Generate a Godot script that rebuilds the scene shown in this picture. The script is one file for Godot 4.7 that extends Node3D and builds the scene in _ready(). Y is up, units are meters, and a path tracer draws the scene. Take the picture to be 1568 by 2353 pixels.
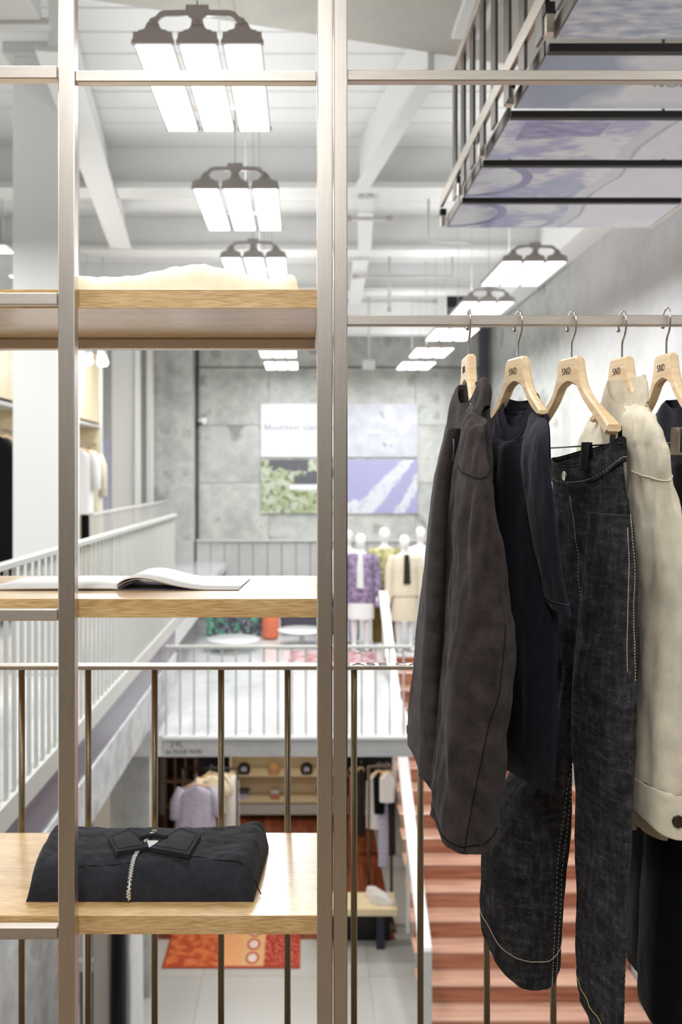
extends Node3D

const F := 2074.0
const CX := 700.0
const CY := 1095.0
const EY := 1.5
const LAMP_UP := 1.8
const ADDED_UPLIGHT := 0.5

var M := {}
var used := {}
var box_cache := {}
var noise := FastNoiseLite.new()


func at(px: float, py: float, d: float) -> Vector3:
	return Vector3((px - CX) * d / F, EY - (py - CY) * d / F, -d)


func on_level(px: float, py: float, y: float) -> Vector3:
	return at(px, py, (EY - y) * F / (py - CY))


func numbered(called: String) -> String:
	var n: int = used.get(called, 0)
	used[called] = n + 1
	return called if n == 0 else "%s_%03d" % [called, n]


func tag(o: Node, label: String, category: String, group := "", kind := "") -> void:
	o.set_meta("label", label)
	o.set_meta("category", category)
	if group != "":
		o.set_meta("group", group)
	if kind != "":
		o.set_meta("kind", kind)


func thing(called: String, label: String, category: String, base := Vector3.ZERO, group := "", kind := "") -> Node3D:
	var o := Node3D.new()
	o.name = numbered(called)
	add_child(o)
	o.position = base
	tag(o, label, category, group, kind)
	return o


func origin_of(p: Node) -> Vector3:
	var s := Vector3.ZERO
	var q: Node = p
	while q != self and q is Node3D:
		s += (q as Node3D).position
		q = q.get_parent()
	return s


func add_mesh(called: String, mesh: Mesh, mat: Material, parent: Node, where := Vector3.ZERO, turn := Basis()) -> MeshInstance3D:
	var o := MeshInstance3D.new()
	o.mesh = mesh
	o.material_override = mat
	if parent == self:
		o.name = numbered(called)
		add_child(o)
	else:
		o.name = called
		parent.add_child(o, true)
	o.transform = Transform3D(turn, where)
	o.cast_shadow = GeometryInstance3D.SHADOW_CASTING_SETTING_ON
	return o


# a mesh whose points were given in world places
func placed(called: String, mesh: Mesh, mat: Material, parent: Node) -> MeshInstance3D:
	return add_mesh(called, mesh, mat, parent, -origin_of(parent) if parent != self else Vector3.ZERO)


# a chamfered box, by its world centre
func block(called: String, mat: Material, parent: Node, c: Vector3, s: Vector3, bev := 0.002, turn := Basis()) -> MeshInstance3D:
	return add_mesh(called, cbox(s, bev), mat, parent, c - (origin_of(parent) if parent != self else Vector3.ZERO), turn)


# a chamfered box from x0..x1, y0..y1, distances d0..d1 in front of the eye
func span(called: String, mat: Material, parent: Node, x0: float, x1: float, y0: float, y1: float, d0: float, d1: float, bev := 0.002) -> MeshInstance3D:
	return block(called, mat, parent, Vector3((x0 + x1) / 2, (y0 + y1) / 2, -(d0 + d1) / 2), Vector3(absf(x1 - x0), absf(y1 - y0), absf(d1 - d0)), bev)


func quad(st: SurfaceTool, a: Vector3, b: Vector3, c: Vector3, d: Vector3) -> void:
	for p in [a, b, c, a, c, d]:
		st.add_vertex(p)


func begin(smooth := -1) -> SurfaceTool:
	var st := SurfaceTool.new()
	st.begin(Mesh.PRIMITIVE_TRIANGLES)
	st.set_smooth_group(smooth)
	return st


func finish(st: SurfaceTool) -> ArrayMesh:
	st.generate_normals()
	return st.commit()


func cbox(s: Vector3, bev := 0.002) -> ArrayMesh:
	var key := "%.4f %.4f %.4f %.4f" % [s.x, s.y, s.z, bev]
	if box_cache.has(key):
		return box_cache[key]
	var st := begin()
	add_cbox(st, Vector3.ZERO, s, bev)
	box_cache[key] = finish(st)
	return box_cache[key]


func add_cbox(st: SurfaceTool, c: Vector3, s: Vector3, bev := 0.002, turn := Basis()) -> void:
	var h := s / 2
	var b := minf(bev, minf(h.x, minf(h.y, h.z)) * 0.6)
	var tri := func(p: Vector3, q: Vector3, r: Vector3, out: Vector3):
		if (q - p).cross(r - p).dot(out) > 0:
			var t := q
			q = r
			r = t
		for v: Vector3 in [p, q, r]:
			st.add_vertex(c + turn * v)
	var face := func(p: Vector3, q: Vector3, r: Vector3, w: Vector3, out: Vector3):
		tri.call(p, q, r, out)
		tri.call(p, r, w, out)
	for ax in 3:
		var u := (ax + 1) % 3
		var v := (ax + 2) % 3
		for sg: float in [-1.0, 1.0]:
			var n := Vector3.ZERO
			n[ax] = sg
			var pts := []
			for k in [[-1, -1], [1, -1], [1, 1], [-1, 1]]:
				var p := Vector3.ZERO
				p[ax] = sg * h[ax]
				p[u] = k[0] * (h[u] - b)
				p[v] = k[1] * (h[v] - b)
				pts.append(p)
			face.call(pts[0], pts[1], pts[2], pts[3], n)
	if b <= 0.00001:
		return
	for ax in 3:
		var u := (ax + 1) % 3
		var v := (ax + 2) % 3
		for su: float in [-1.0, 1.0]:
			for sv: float in [-1.0, 1.0]:
				var n := Vector3.ZERO
				n[u] = su
				n[v] = sv
				var pts := []
				for k in [[-1, 0], [1, 0], [1, 1], [-1, 1]]:
					var p := Vector3.ZERO
					p[ax] = k[0] * (h[ax] - b)
					p[u] = su * (h[u] - (b if k[1] == 1 else 0.0))
					p[v] = sv * (h[v] - (0.0 if k[1] == 1 else b))
					pts.append(p)
				face.call(pts[0], pts[1], pts[2], pts[3], n)
	for sx: float in [-1.0, 1.0]:
		for sy: float in [-1.0, 1.0]:
			for sz: float in [-1.0, 1.0]:
				tri.call(Vector3(sx * h.x, sy * (h.y - b), sz * (h.z - b)), Vector3(sx * (h.x - b), sy * h.y, sz * (h.z - b)), Vector3(sx * (h.x - b), sy * (h.y - b), sz * h.z), Vector3(sx, sy, sz))


# rings of equal size joined into a skin; the first and last may be closed
func add_loft(st: SurfaceTool, rings: Array, cap_a := true, cap_b := true, open_ring := false) -> void:
	var n: int = rings[0].size()
	var last := n - 1 if open_ring else n
	for i in rings.size() - 1:
		var a: PackedVector3Array = rings[i]
		var b: PackedVector3Array = rings[i + 1]
		for k in last:
			var k2 := (k + 1) % n
			var u0 := float(k) / n
			var u1 := float(k + 1) / n
			var v0 := float(i) / (rings.size() - 1)
			var v1 := float(i + 1) / (rings.size() - 1)
			for w in [[a[k], u0, v0], [a[k2], u1, v0], [b[k2], u1, v1], [a[k], u0, v0], [b[k2], u1, v1], [b[k], u0, v1]]:
				st.set_uv(Vector2(w[1], w[2]))
				st.add_vertex(w[0])
	for e in 2:
		if not (cap_a if e == 0 else cap_b):
			continue
		var r: PackedVector3Array = rings[0] if e == 0 else rings[-1]
		var m := Vector3.ZERO
		for p in r:
			m += p / n
		for k in n:
			var tri := [m, r[(k + 1) % n], r[k]] if e == 0 else [m, r[k], r[(k + 1) % n]]
			for p: Vector3 in tri:
				st.set_uv(Vector2(0.5, float(e)))
				st.add_vertex(p)


func loft(rings: Array, cap_a := true, cap_b := true, open_ring := false) -> ArrayMesh:
	var st := begin(0)
	add_loft(st, rings, cap_a, cap_b, open_ring)
	return finish(st)


func tube_rings(pts: Array, radii, seg := 8) -> Array:
	var rings := []
	var up := Vector3.UP
	for i in pts.size():
		var t: Vector3 = (pts[mini(i + 1, pts.size() - 1)] - pts[maxi(i - 1, 0)]).normalized()
		if i == 0:
			up = Vector3.RIGHT if absf(t.y) > 0.8 else Vector3.UP
		var s := t.cross(up).normalized()
		up = s.cross(t).normalized()
		var r: float = radii[i] if radii is Array else radii
		var ring := PackedVector3Array()
		for k in seg:
			var a := TAU * k / seg
			ring.append(pts[i] + (s * cos(a) + up * sin(a)) * r)
		rings.append(ring)
	return rings


func tube(pts: Array, radii, seg := 8) -> ArrayMesh:
	return loft(tube_rings(pts, radii, seg))


func add_tube(st: SurfaceTool, pts: Array, radii, seg := 8) -> void:
	add_loft(st, tube_rings(pts, radii, seg))


func smooth_path(pts: Array, per := 6) -> Array:
	var out := []
	for i in pts.size() - 1:
		var p0 = pts[maxi(i - 1, 0)]
		var p1 = pts[i]
		var p2 = pts[i + 1]
		var p3 = pts[mini(i + 2, pts.size() - 1)]
		for k in per:
			var t := float(k) / per
			out.append(0.5 * ((2.0 * p1) + (p2 - p0) * t + (2.0 * p0 - 5.0 * p1 + 4.0 * p2 - p3) * t * t + (3.0 * p1 - p0 - 3.0 * p2 + p3) * t * t * t))
	out.append(pts[-1])
	return out


# a flat outline pushed out along an axis: o + x*a + y*b, from depth 0 to the vector c
func add_prism(st: SurfaceTool, poly: PackedVector2Array, o: Vector3, a: Vector3, b: Vector3, c: Vector3) -> void:
	var idx := Geometry2D.triangulate_polygon(poly)
	var p := []
	for q in poly:
		p.append(o + a * q.x + b * q.y)
	for i in range(0, idx.size(), 3):
		for k in [0, 1, 2]:
			st.add_vertex(p[idx[i + k]])
		for k in [0, 2, 1]:
			st.add_vertex(p[idx[i + k]] + c)
	for i in p.size():
		var j := (i + 1) % p.size()
		quad(st, p[i], p[j], p[j] + c, p[i] + c)


func prism(poly: PackedVector2Array, o: Vector3, a: Vector3, b: Vector3, c: Vector3) -> ArrayMesh:
	var st := begin()
	add_prism(st, poly, o, a, b, c)
	return finish(st)


func lathe(profile: Array, c: Vector3, seg := 20) -> ArrayMesh:
	var rings := []
	for q in profile:
		var ring := PackedVector3Array()
		for k in seg:
			var a := TAU * k / seg
			ring.append(c + Vector3(cos(a) * q[0], q[1], sin(a) * q[0]))
		rings.append(ring)
	return loft(rings)


func lettering(text: String, height: float, mat: Material, parent: Node, xf: Transform3D, called := "lettering", font_name := "Droid Sans") -> MeshInstance3D:
	var t := TextMesh.new()
	var f := SystemFont.new()
	f.font_names = PackedStringArray([font_name])
	t.font = f
	t.text = text
	t.font_size = 32
	t.pixel_size = height / 24.0
	t.depth = 0.0006
	var o := add_mesh(called, t, mat, parent)
	o.transform = xf
	return o


# ---------------------------------------------------------------- materials

func seamless(w: int, h: int, freq: float, octaves := 4, sd := 1, kind := FastNoiseLite.TYPE_SIMPLEX_SMOOTH) -> Image:
	var n := FastNoiseLite.new()
	n.seed = sd
	n.noise_type = kind
	n.frequency = freq
	n.fractal_octaves = octaves
	var im := n.get_seamless_image(w, h)
	im.convert(Image.FORMAT_L8)
	return im


func paint(w: int, h: int, fn: Callable) -> ImageTexture:
	var data := PackedByteArray()
	data.resize(w * h * 3)
	var i := 0
	for y in h:
		for x in w:
			var c: Color = fn.call(x, y)
			data[i] = int(clampf(c.r, 0, 1) * 255)
			data[i + 1] = int(clampf(c.g, 0, 1) * 255)
			data[i + 2] = int(clampf(c.b, 0, 1) * 255)
			i += 3
	var im := Image.create_from_data(w, h, false, Image.FORMAT_RGB8, data)
	im.generate_mipmaps()
	return ImageTexture.create_from_image(im)


func mat(color: Color, rough := 0.6, metal := 0.0) -> StandardMaterial3D:
	var m := StandardMaterial3D.new()
	m.albedo_color = color
	m.roughness = rough
	m.metallic = metal
	return m


func textured(tex: Texture2D, scale: float, rough := 0.6, metal := 0.0) -> StandardMaterial3D:
	var m := mat(Color.WHITE, rough, metal)
	m.albedo_texture = tex
	m.uv1_triplanar = true
	m.uv1_world_triplanar = true
	m.uv1_scale = Vector3.ONE * scale
	return m


func relief(m: StandardMaterial3D, im: Image, cm: float) -> void:
	m.heightmap_enabled = true
	m.heightmap_texture = ImageTexture.create_from_image(im)
	m.heightmap_scale = cm


func concrete(base: Color, stain: float, sd: int, scale: float, size := 512, vary := 1.0) -> StandardMaterial3D:
	var a := seamless(size, size, 0.006, 3, sd).get_data()
	var b := seamless(size, size, 0.03, 4, sd + 7).get_data()
	var c := seamless(size, size, 0.12, 2, sd + 13).get_data()
	var t := paint(size, size, func(x: int, y: int):
		var i := y * size + x
		var low := a[i] / 255.0 - 0.5
		var mid := b[i] / 255.0 - 0.5
		var fine := c[i] / 255.0 - 0.5
		var v := 1.0 + (low * 0.22 + mid * 0.14 + fine * 0.06) * vary
		var s := clampf((low * 1.5 + mid * 0.5 - 0.2) * 3.0, 0, 0.75) * stain
		return Color(base.r * v, base.g * v, base.b * v).lerp(Color(0.3, 0.29, 0.27), s))
	var m := textured(t, scale, 0.75)
	relief(m, seamless(size, size, 0.03, 4, sd + 7), 0.3)
	return m


func wood(light: Color, dark: Color, sd: int, lines: float, scale: float, rough: float, along_v := false) -> StandardMaterial3D:
	var a := seamless(64, 1024, 0.035 * lines, 3, sd)
	a.resize(128, 1024, Image.INTERPOLATE_CUBIC)
	var b := seamless(128, 1024, 0.012, 3, sd + 5)
	var ad := a.get_data()
	var bd := b.get_data()
	var shade := func(x: int, y: int):
		var i := y * 128 + x
		var g := ad[i] / 255.0
		var k := clampf(pow(g, 1.6) * 1.5 - 0.1 + (bd[i] / 255.0 - 0.5) * 0.5, 0, 1)
		return light.lerp(dark, k)
	if along_v:
		return textured(paint(1024, 128, func(x: int, y: int): return shade.call(y, x)), scale, rough)
	return textured(paint(128, 1024, shade), scale, rough)


func cloth(base: Color, vary: float, sd: int, scale: float, sheen := 0.3) -> StandardMaterial3D:
	var a := seamless(512, 512, 0.02, 4, sd).get_data()
	var b := seamless(512, 512, 0.25, 2, sd + 3)
	var bd := b.get_data()
	var t := paint(512, 512, func(x: int, y: int):
		var i := y * 512 + x
		var weave := 0.06 * (1.0 if (x / 2 + y / 2) % 2 == 0 else -1.0)
		var v := 1.0 + (a[i] / 255.0 - 0.5) * vary + (bd[i] / 255.0 - 0.5) * vary * 0.8 + weave
		return Color(base.r * v, base.g * v, base.b * v))
	var m := textured(t, scale, 0.85)
	m.metallic_specular = 0.25
	m.rim_enabled = sheen > 0.0
	m.rim = sheen
	m.rim_tint = 0.6
	relief(m, seamless(256, 256, 0.02, 4, sd + 9), 0.15)
	return m


func denim() -> StandardMaterial3D:
	var rng := RandomNumberGenerator.new()
	rng.seed = 5
	var a := seamless(128, 512, 0.05, 3, 71)
	a.resize(512, 512, Image.INTERPOLATE_CUBIC)
	var ad := a.get_data()
	var c := seamless(512, 128, 0.05, 3, 72)
	c.resize(512, 512, Image.INTERPOLATE_CUBIC)
	var cd := c.get_data()
	var e := seamless(512, 512, 0.012, 3, 73).get_data()
	var t := paint(512, 512, func(x: int, y: int):
		var i := y * 512 + x
		var v := 0.125 + 0.2 * maxf(0, ad[i] / 255.0 - 0.45) + 0.2 * maxf(0, cd[i] / 255.0 - 0.45) + 0.08 * (e[i] / 255.0 - 0.5)
		v += rng.randf() * rng.randf() * 0.11
		if rng.randf() < 0.02 + 0.02 * maxf(0, e[i] / 255.0 - 0.5):
			v += 0.2 + rng.randf() * 0.3
		return Color(v, v * 0.98, v * 1.02))
	var m := textured(t, 2.6, 0.9)
	m.metallic_specular = 0.2
	return m


func materials() -> void:
	var brush := seamless(32, 512, 0.08, 3, 3)
	brush.resize(512, 512, Image.INTERPOLATE_CUBIC)
	var bd := brush.get_data()
	var steel_tex := paint(512, 512, func(x: int, y: int):
		var v := 0.96 + 0.04 * (bd[x * 512 + y] / 255.0 - 0.5)
		return Color(0.85 * v, 0.815 * v, 0.775 * v))
	M.steel = textured(steel_tex, 3.0, 0.34, 1.0)
	var bar_tex := paint(512, 512, func(x: int, y: int):
		var v := 0.96 + 0.05 * (bd[y * 512 + x] / 255.0 - 0.5)
		return Color(0.85 * v, 0.815 * v, 0.775 * v))
	M.steel_bar = textured(bar_tex, 3.0, 0.5, 1.0)
	M.chrome = mat(Color(0.72, 0.7, 0.68), 0.18, 1.0)
	M.dark_steel = textured(steel_tex, 3.0, 0.42, 1.0)
	M.dark_steel.albedo_color = Color(0.56, 0.56, 0.57)
	M.bronze = textured(steel_tex, 3.0, 0.3, 1.0)
	M.bronze.albedo_color = Color(0.70, 0.66, 0.58)
	M.oak = wood(Color(0.90, 0.765, 0.56), Color(0.75, 0.575, 0.35), 11, 4.5, 1.9, 0.35)
	M.oak.clearcoat_enabled = true
	M.oak.clearcoat = 1.0
	M.oak.clearcoat_roughness = 0.22
	M.beech = wood(Color(0.93, 0.83, 0.68), Color(0.86, 0.72, 0.54), 17, 1.0, 2.2, 0.42)
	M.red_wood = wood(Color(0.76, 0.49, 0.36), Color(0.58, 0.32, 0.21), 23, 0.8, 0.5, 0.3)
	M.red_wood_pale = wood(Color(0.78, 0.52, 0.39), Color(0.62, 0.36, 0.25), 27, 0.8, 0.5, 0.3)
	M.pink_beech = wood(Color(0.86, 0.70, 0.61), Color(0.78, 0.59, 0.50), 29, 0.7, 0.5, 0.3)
	for m: StandardMaterial3D in [M.red_wood, M.red_wood_pale, M.pink_beech]:
		m.clearcoat_enabled = true
		m.clearcoat = 1.0
		m.clearcoat_roughness = 0.15
	M.board_a = wood(Color(0.60, 0.33, 0.21), Color(0.42, 0.2, 0.12), 33, 0.8, 0.5, 0.3, true)
	M.board_b = wood(Color(0.66, 0.38, 0.26), Color(0.48, 0.25, 0.16), 35, 0.8, 0.5, 0.3, true)
	M.taupe_board = wood(Color(0.52, 0.45, 0.36), Color(0.40, 0.33, 0.25), 37, 0.8, 0.5, 0.4, true)
	M.brown_wood = wood(Color(0.42, 0.33, 0.26), Color(0.3, 0.22, 0.17), 31, 0.8, 0.7, 0.5)
	M.cream_board = mat(Color(0.90, 0.84, 0.70), 0.5)
	M.white = mat(Color(0.86, 0.86, 0.85), 0.5)
	M.white_gloss = mat(Color(0.9, 0.9, 0.9), 0.2)
	M.off_white = mat(Color(0.78, 0.775, 0.76), 0.55)
	M.ceiling = mat(Color(0.90, 0.90, 0.895), 0.6)
	M.slab_under = concrete(Color(0.70, 0.685, 0.65), 0.05, 43, 0.4, 256, 0.4)
	M.plaster = concrete(Color(0.735, 0.73, 0.725), 0.03, 47, 0.25, 512, 0.4)
	M.concrete = concrete(Color(0.73, 0.735, 0.72), 0.6, 51, 0.22)
	M.concrete_b = concrete(Color(0.75, 0.75, 0.73), 0.5, 57, 0.27)
	M.concrete_pale = concrete(Color(0.77, 0.77, 0.77), 0.35, 61, 0.4)
	M.gloss_floor = concrete(Color(0.84, 0.84, 0.84), 0.0, 63, 0.5, 256, 0.5)
	M.gloss_floor.roughness = 0.1
	M.gloss_floor.heightmap_enabled = false
	M.tile = mat(Color(0.77, 0.775, 0.775), 0.3)
	M.tile_b = mat(Color(0.75, 0.755, 0.75), 0.32)
	M.lavender_grey = mat(Color(0.50, 0.48, 0.52), 0.3)
	M.rail_white = mat(Color(0.76, 0.76, 0.735), 0.35)
	M.lamp_body = mat(Color(0.72, 0.695, 0.685), 0.5)
	M.zip = mat(Color(0.85, 0.84, 0.82), 0.3, 0.8)
	M.black = mat(Color(0.03, 0.03, 0.032), 0.45)
	M.ink = mat(Color(0.08, 0.075, 0.07), 0.7)
	M.grey_ink = mat(Color(0.42, 0.42, 0.44), 0.8)
	M.pale_ink = mat(Color(0.62, 0.63, 0.67), 0.8)
	M.paper = mat(Color(0.90, 0.89, 0.88), 0.45)
	M.paper_edge = mat(Color(0.78, 0.74, 0.68), 0.6)
	var glow := mat(Color.WHITE, 0.5)
	glow.emission_enabled = true
	glow.emission = Color(1.0, 0.99, 0.985)
	glow.emission_energy_multiplier = 2.4
	M.diffuser = glow
	var warm := glow.duplicate()
	warm.emission = Color(1.0, 0.95, 0.86)
	warm.emission_energy_multiplier = 3.0
	M.warm_glow = warm
	M.brown_linen = cloth(Color(0.215, 0.187, 0.182), 0.6, 81, 2.2, 0.12)
	M.black_cloth = cloth(Color(0.045, 0.043, 0.047), 0.4, 83, 3.0, 0.1)
	M.navy_jersey = cloth(Color(0.13, 0.122, 0.16), 0.25, 85, 4.0, 0.15)
	M.shirt_cloth = cloth(Color(0.175, 0.175, 0.195), 0.35, 87, 3.0, 0.12)
	M.cream_linen = cloth(Color(0.86, 0.82, 0.735), 0.14, 89, 2.2, 0.1)
	M.ivory = cloth(Color(0.93, 0.89, 0.79), 0.06, 91, 3.0, 0.1)
	M.denim = denim()
	M.dark_button = mat(Color(0.2, 0.16, 0.13), 0.25)
	M.thread = mat(Color(0.82, 0.78, 0.68), 0.8)
	M.thread_yellow = mat(Color(0.80, 0.74, 0.38), 0.8)
	M.mannequin = mat(Color(0.93, 0.93, 0.93), 0.3)
	M.purple = cloth(Color(0.53, 0.47, 0.57), 0.9, 93, 1.0, 0.0)
	M.olive_print = cloth(Color(0.70, 0.68, 0.5), 0.7, 95, 1.0, 0.0)
	M.olive = cloth(Color(0.42, 0.34, 0.16), 0.2, 97, 2.0, 0.0)
	M.white_cloth = cloth(Color(0.9, 0.9, 0.9), 0.06, 99, 3.0, 0.0)
	M.lilac_cloth = cloth(Color(0.72, 0.71, 0.80), 0.2, 101, 2.0, 0.0)
	M.tan = mat(Color(0.80, 0.62, 0.42), 0.7)
	M.rust = mat(Color(0.88, 0.48, 0.34), 0.6)
	M.navy = mat(Color(0.16, 0.16, 0.25), 0.5)
	M.slate = mat(Color(0.3, 0.29, 0.33), 0.6)
	M.rose = mat(Color(0.75, 0.45, 0.38), 0.6)


func _ready() -> void:
	# camera, environment, exposure
	var cam := Camera3D.new()
	cam.name = "camera"
	var look := CameraAttributesPhysical.new()
	look.frustum_near = 0.05
	look.frustum_far = 100.0
	look.frustum_focal_length = 35.0
	look.frustum_focus_distance = 1.72
	look.exposure_aperture = 4.6
	cam.attributes = look
	cam.projection = Camera3D.PROJECTION_FRUSTUM
	cam.near = 0.05
	cam.far = 100.0
	cam.size = 2353.0 / F * 0.05
	cam.frustum_offset = Vector2(784.0 - CX, CY - 1176.5) / F * 0.05
	cam.position = Vector3(0, EY, 0)
	add_child(cam)
	cam.current = true
	var env := Environment.new()
	env.background_mode = Environment.BG_COLOR
	env.background_color = Color(0.5, 0.5, 0.5)
	env.tonemap_mode = Environment.TONE_MAPPER_LINEAR
	env.tonemap_exposure = 1.6
	env.sdfgi_enabled = true
	env.ssao_enabled = true
	env.ssil_enabled = true
	var we := WorldEnvironment.new()
	we.name = "environment"
	we.environment = env
	add_child(we)
	materials()
	M.tan_board = mat(Color(0.80, 0.70, 0.52), 0.5)
	M.taupe_panel = mat(Color(0.50, 0.45, 0.38), 0.5)
	M.beige_board = mat(Color(0.72, 0.68, 0.64), 0.55)
	build_lamps()
	strip_light(-0.3, -1.23, 9.3, 1.8, 0.1, 1.2, "warm strip light under the mezzanine edge")
	strip_light(-0.3, -1.23, 11.0, 1.8, 0.1, 1.2, "warm strip light under the middle of the mezzanine")
	strip_light(-0.3, -1.23, 12.9, 1.8, 0.1, 1.2, "warm strip light above the cream shelf unit")
	strip_light(-1.9, -0.53, 6.5, 0.1, 1.8, 0.8, "strip light under the balcony")
	strip_light(px(6, 9.5), py(573, 9.5), 9.5, 0.16, 0.3, 0.5, "small bright strip light left of the white column", Color(1, 1, 1))
	strip_light(px(31, 10.5), py(635, 10.5), 10.5, 0.1, 0.1, 0.3, "tiny square downlight beside the white column", Color(1, 1, 1))
	build_setting()
	build_railings()
	build_stairs()
	build_walkway()
	build_rack()
	build_folded_jacket()
	build_magazine()
	build_cream_cloth()
	build_garments()
	build_posters()
	build_mannequins()
	build_mezzanine_things()
	build_wardrobes()
	build_lower_things()
	build_services()


# ---------------------------------------------------------------- the setting

func structure(called: String, label: String, category: String) -> Node3D:
	return thing(called, label, category, Vector3.ZERO, "", "structure")


func build_setting() -> void:
	# the floor we stand on, ending at the steel railing
	var fl := structure("floor", "taupe board floor of the upper level behind the steel rack", "floor")
	span("slab", M.concrete_pale, fl, -3.8, 3.4, -0.35, -0.02, -4.2, 2.36, 0.004)
	for i in 36:
		var x := -3.8 + 0.2 * i
		span("plank", M.taupe_board, fl, x + 0.002, x + 0.198, -0.02, 0.0, -4.2, 2.35, 0.002)
	# balcony along the left side
	var bal := structure("floor_balcony", "pale balcony floor with white edge along the left side", "floor")
	span("deck", M.gloss_floor, bal, -3.8, -1.36, -0.12, 0.0, 2.36, 16.3, 0.003)
	span("kerb", M.rail_white, bal, -1.40, -1.34, -0.09, 0.03, 2.37, 9.6, 0.004)
	span("steel_band", M.lavender_grey, bal, -1.44, -1.375, -0.37, -0.09, 2.37, 9.6, 0.002)
	span("fascia", M.concrete_pale, bal, -1.50, -1.36, -0.72, -0.37, 2.37, 9.6, 0.004)
	span("soffit", M.white, bal, -3.8, -1.5, -0.5, -0.12, 2.37, 16.2, 0.004)
	# mezzanine, one metre lower, across the far end
	var mz := structure("floor_mezzanine", "glossy white mezzanine floor beyond the void", "floor")
	span("deck", M.gloss_floor, mz, -2.3, 1.09, -1.2, -1.0, 8.7, 16.3, 0.003)
	span("deck", M.gloss_floor, mz, 1.09, 3.3, -1.2, -1.0, 12.62, 16.3, 0.003)
	span("fascia", M.plaster, mz, -1.36, 1.09, -1.19, -1.01, 8.66, 8.7, 0.003)
	span("nosing", M.white_gloss, mz, -1.36, 1.12, -1.015, -0.985, 8.62, 8.74, 0.004)
	lettering("2 FL.", 0.05, M.ink, mz, Transform3D(Basis(), Vector3(-1.22, -1.075, -8.657)))
	lettering("to YOUR NEW", 0.042, M.ink, mz, Transform3D(Basis(), Vector3(-1.16, -1.14, -8.657)))
	# lower floor: pale tiles near, red boards under the mezzanine
	var lf := structure("floor_lower", "pale tiled lower floor at the foot of the stairs", "floor")
	span("slab", M.tile_b, lf, -3.8, 3.4, -4.2, -3.912, -4.2, 16.3, 0.003)
	for i in 8:
		for j in 10:
			var x := -3.8 + 0.9 * i
			var d := 1.65 + 0.9 * j
			if d > 10.4:
				continue
			span("tile", M.tile if (i + j) % 2 else M.tile_b, lf, x + 0.003, x + 0.897, -3.912, -3.9, d + 0.003, minf(d + 0.897, 10.53), 0.001)
	for i in 24:
		var x := -2.3 + 0.14 * i
		span("plank", M.board_b if (i * 5) % 3 == 0 else M.board_a, lf, x + 0.0015, x + 0.1385, -3.912, -3.898, 10.54, 14.4, 0.001)
	# walls
	var wr := structure("wall_right", "smooth grey plaster wall rising beside the stairs", "wall")
	span("plaster_panel", M.plaster, wr, 3.24, 3.5, -3.9, 4.9, -4.2, 11.0, 0.004)
	span("raw_panel", M.concrete, wr, 3.27, 3.5, -3.9, 4.9, 11.0, 16.3, 0.004)
	span("corner_pipe", M.slate, wr, 3.05, 3.2, -1.0, 4.6, 15.7, 15.85, 0.03)
	var wl := structure("wall_left", "white wall behind the balcony wardrobes", "wall")
	span("upper_panel", M.white, wl, -4.0, -3.8, 0.0, 4.9, -4.2, 16.3, 0.004)
	span("lower_panel", M.concrete_pale, wl, -2.5, -2.3, -3.9, -0.5, 2.4, 16.3, 0.004)
	var wb := structure("wall_back", "raw stained concrete back wall carrying four posters", "wall")
	span("backing", M.slate, wb, -4.0, 3.5, -4.2, 4.9, 16.06, 16.3, 0.003)
	for i in 4:
		for j in 3:
			var x := -1.93 + 1.3 * i
			var y := 0.37 + 1.02 * j
			span("concrete_panel", M.concrete if (i + j) % 2 else M.concrete_b, wb, x + 0.003, x + 1.297, y + 0.003, y + 1.017, 16.0, 16.06, 0.004)
	span("concrete_panel", M.concrete_b, wb, -1.93, 3.27, 3.45, 4.5, 16.0, 16.06, 0.004)
	span("pilaster", M.concrete_b, wb, -2.62, -1.93, -1.0, 4.6, 15.5, 16.06, 0.006)
	span("pilaster_base", M.plaster, wb, -2.6, -1.94, -1.0, 0.40, 15.42, 15.5, 0.006)
	span("side_panel", M.white, wb, -3.8, -2.62, 0.0, 4.6, 15.9, 16.06, 0.004)
	span("conduit", M.slate, wb, -1.92, -1.87, 0.4, 4.5, 15.93, 15.98, 0.01)
	var hw := structure("trim_1", "pale vertical board dado under the concrete wall", "trim")
	for i in 20:
		var x := -1.9 + 0.25 * i
		span("board", M.plaster, hw, x + 0.004, x + 0.246, -1.0, 0.36, 15.82, 15.9, 0.006)
	span("ledge", M.off_white, hw, -1.9, 3.1, 0.36, 0.39, 15.78, 15.98, 0.004)
	var wk := structure("wall_rear", "grey wall behind the photographer", "wall")
	span("panel", M.plaster, wk, -4.0, 3.5, -0.35, 4.9, -4.4, -4.2, 0.004)
	span("wainscot", M.taupe_panel, wk, -3.8, 3.24, 0.0, 1.5, -4.2, -4.16, 0.004)
	var wu := structure("wall_under", "concrete wall below the upper floor edge", "wall")
	span("panel", M.concrete_pale, wu, -3.8, 3.4, -3.9, -0.35, 1.9, 2.1, 0.004)
	# ceiling deck of white boards
	var ce := structure("ceiling", "white ribbed ceiling deck above the void", "ceiling")
	span("deck", M.ceiling, ce, -4.0, 3.5, 4.79, 5.0, -4.4, 16.3, 0.003)
	for i in 33:
		var d := 4.9 + 0.34 * i
		span("ceiling_panel", M.ceiling, ce, -3.8, 3.24, 4.75, 4.79, d + 0.008, d + 0.332, 0.006)
	var cs := structure("ceiling_slab", "grey beige concrete slab soffit with a slanting edge overhead", "ceiling")
	var poly := PackedVector2Array([Vector2(-3.8, 4.2), Vector2(-3.8, -4.7), Vector2(-1.26, -5.5), Vector2(1.2, -6.28), Vector2(3.24, -6.9), Vector2(3.24, 4.2)])
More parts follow.
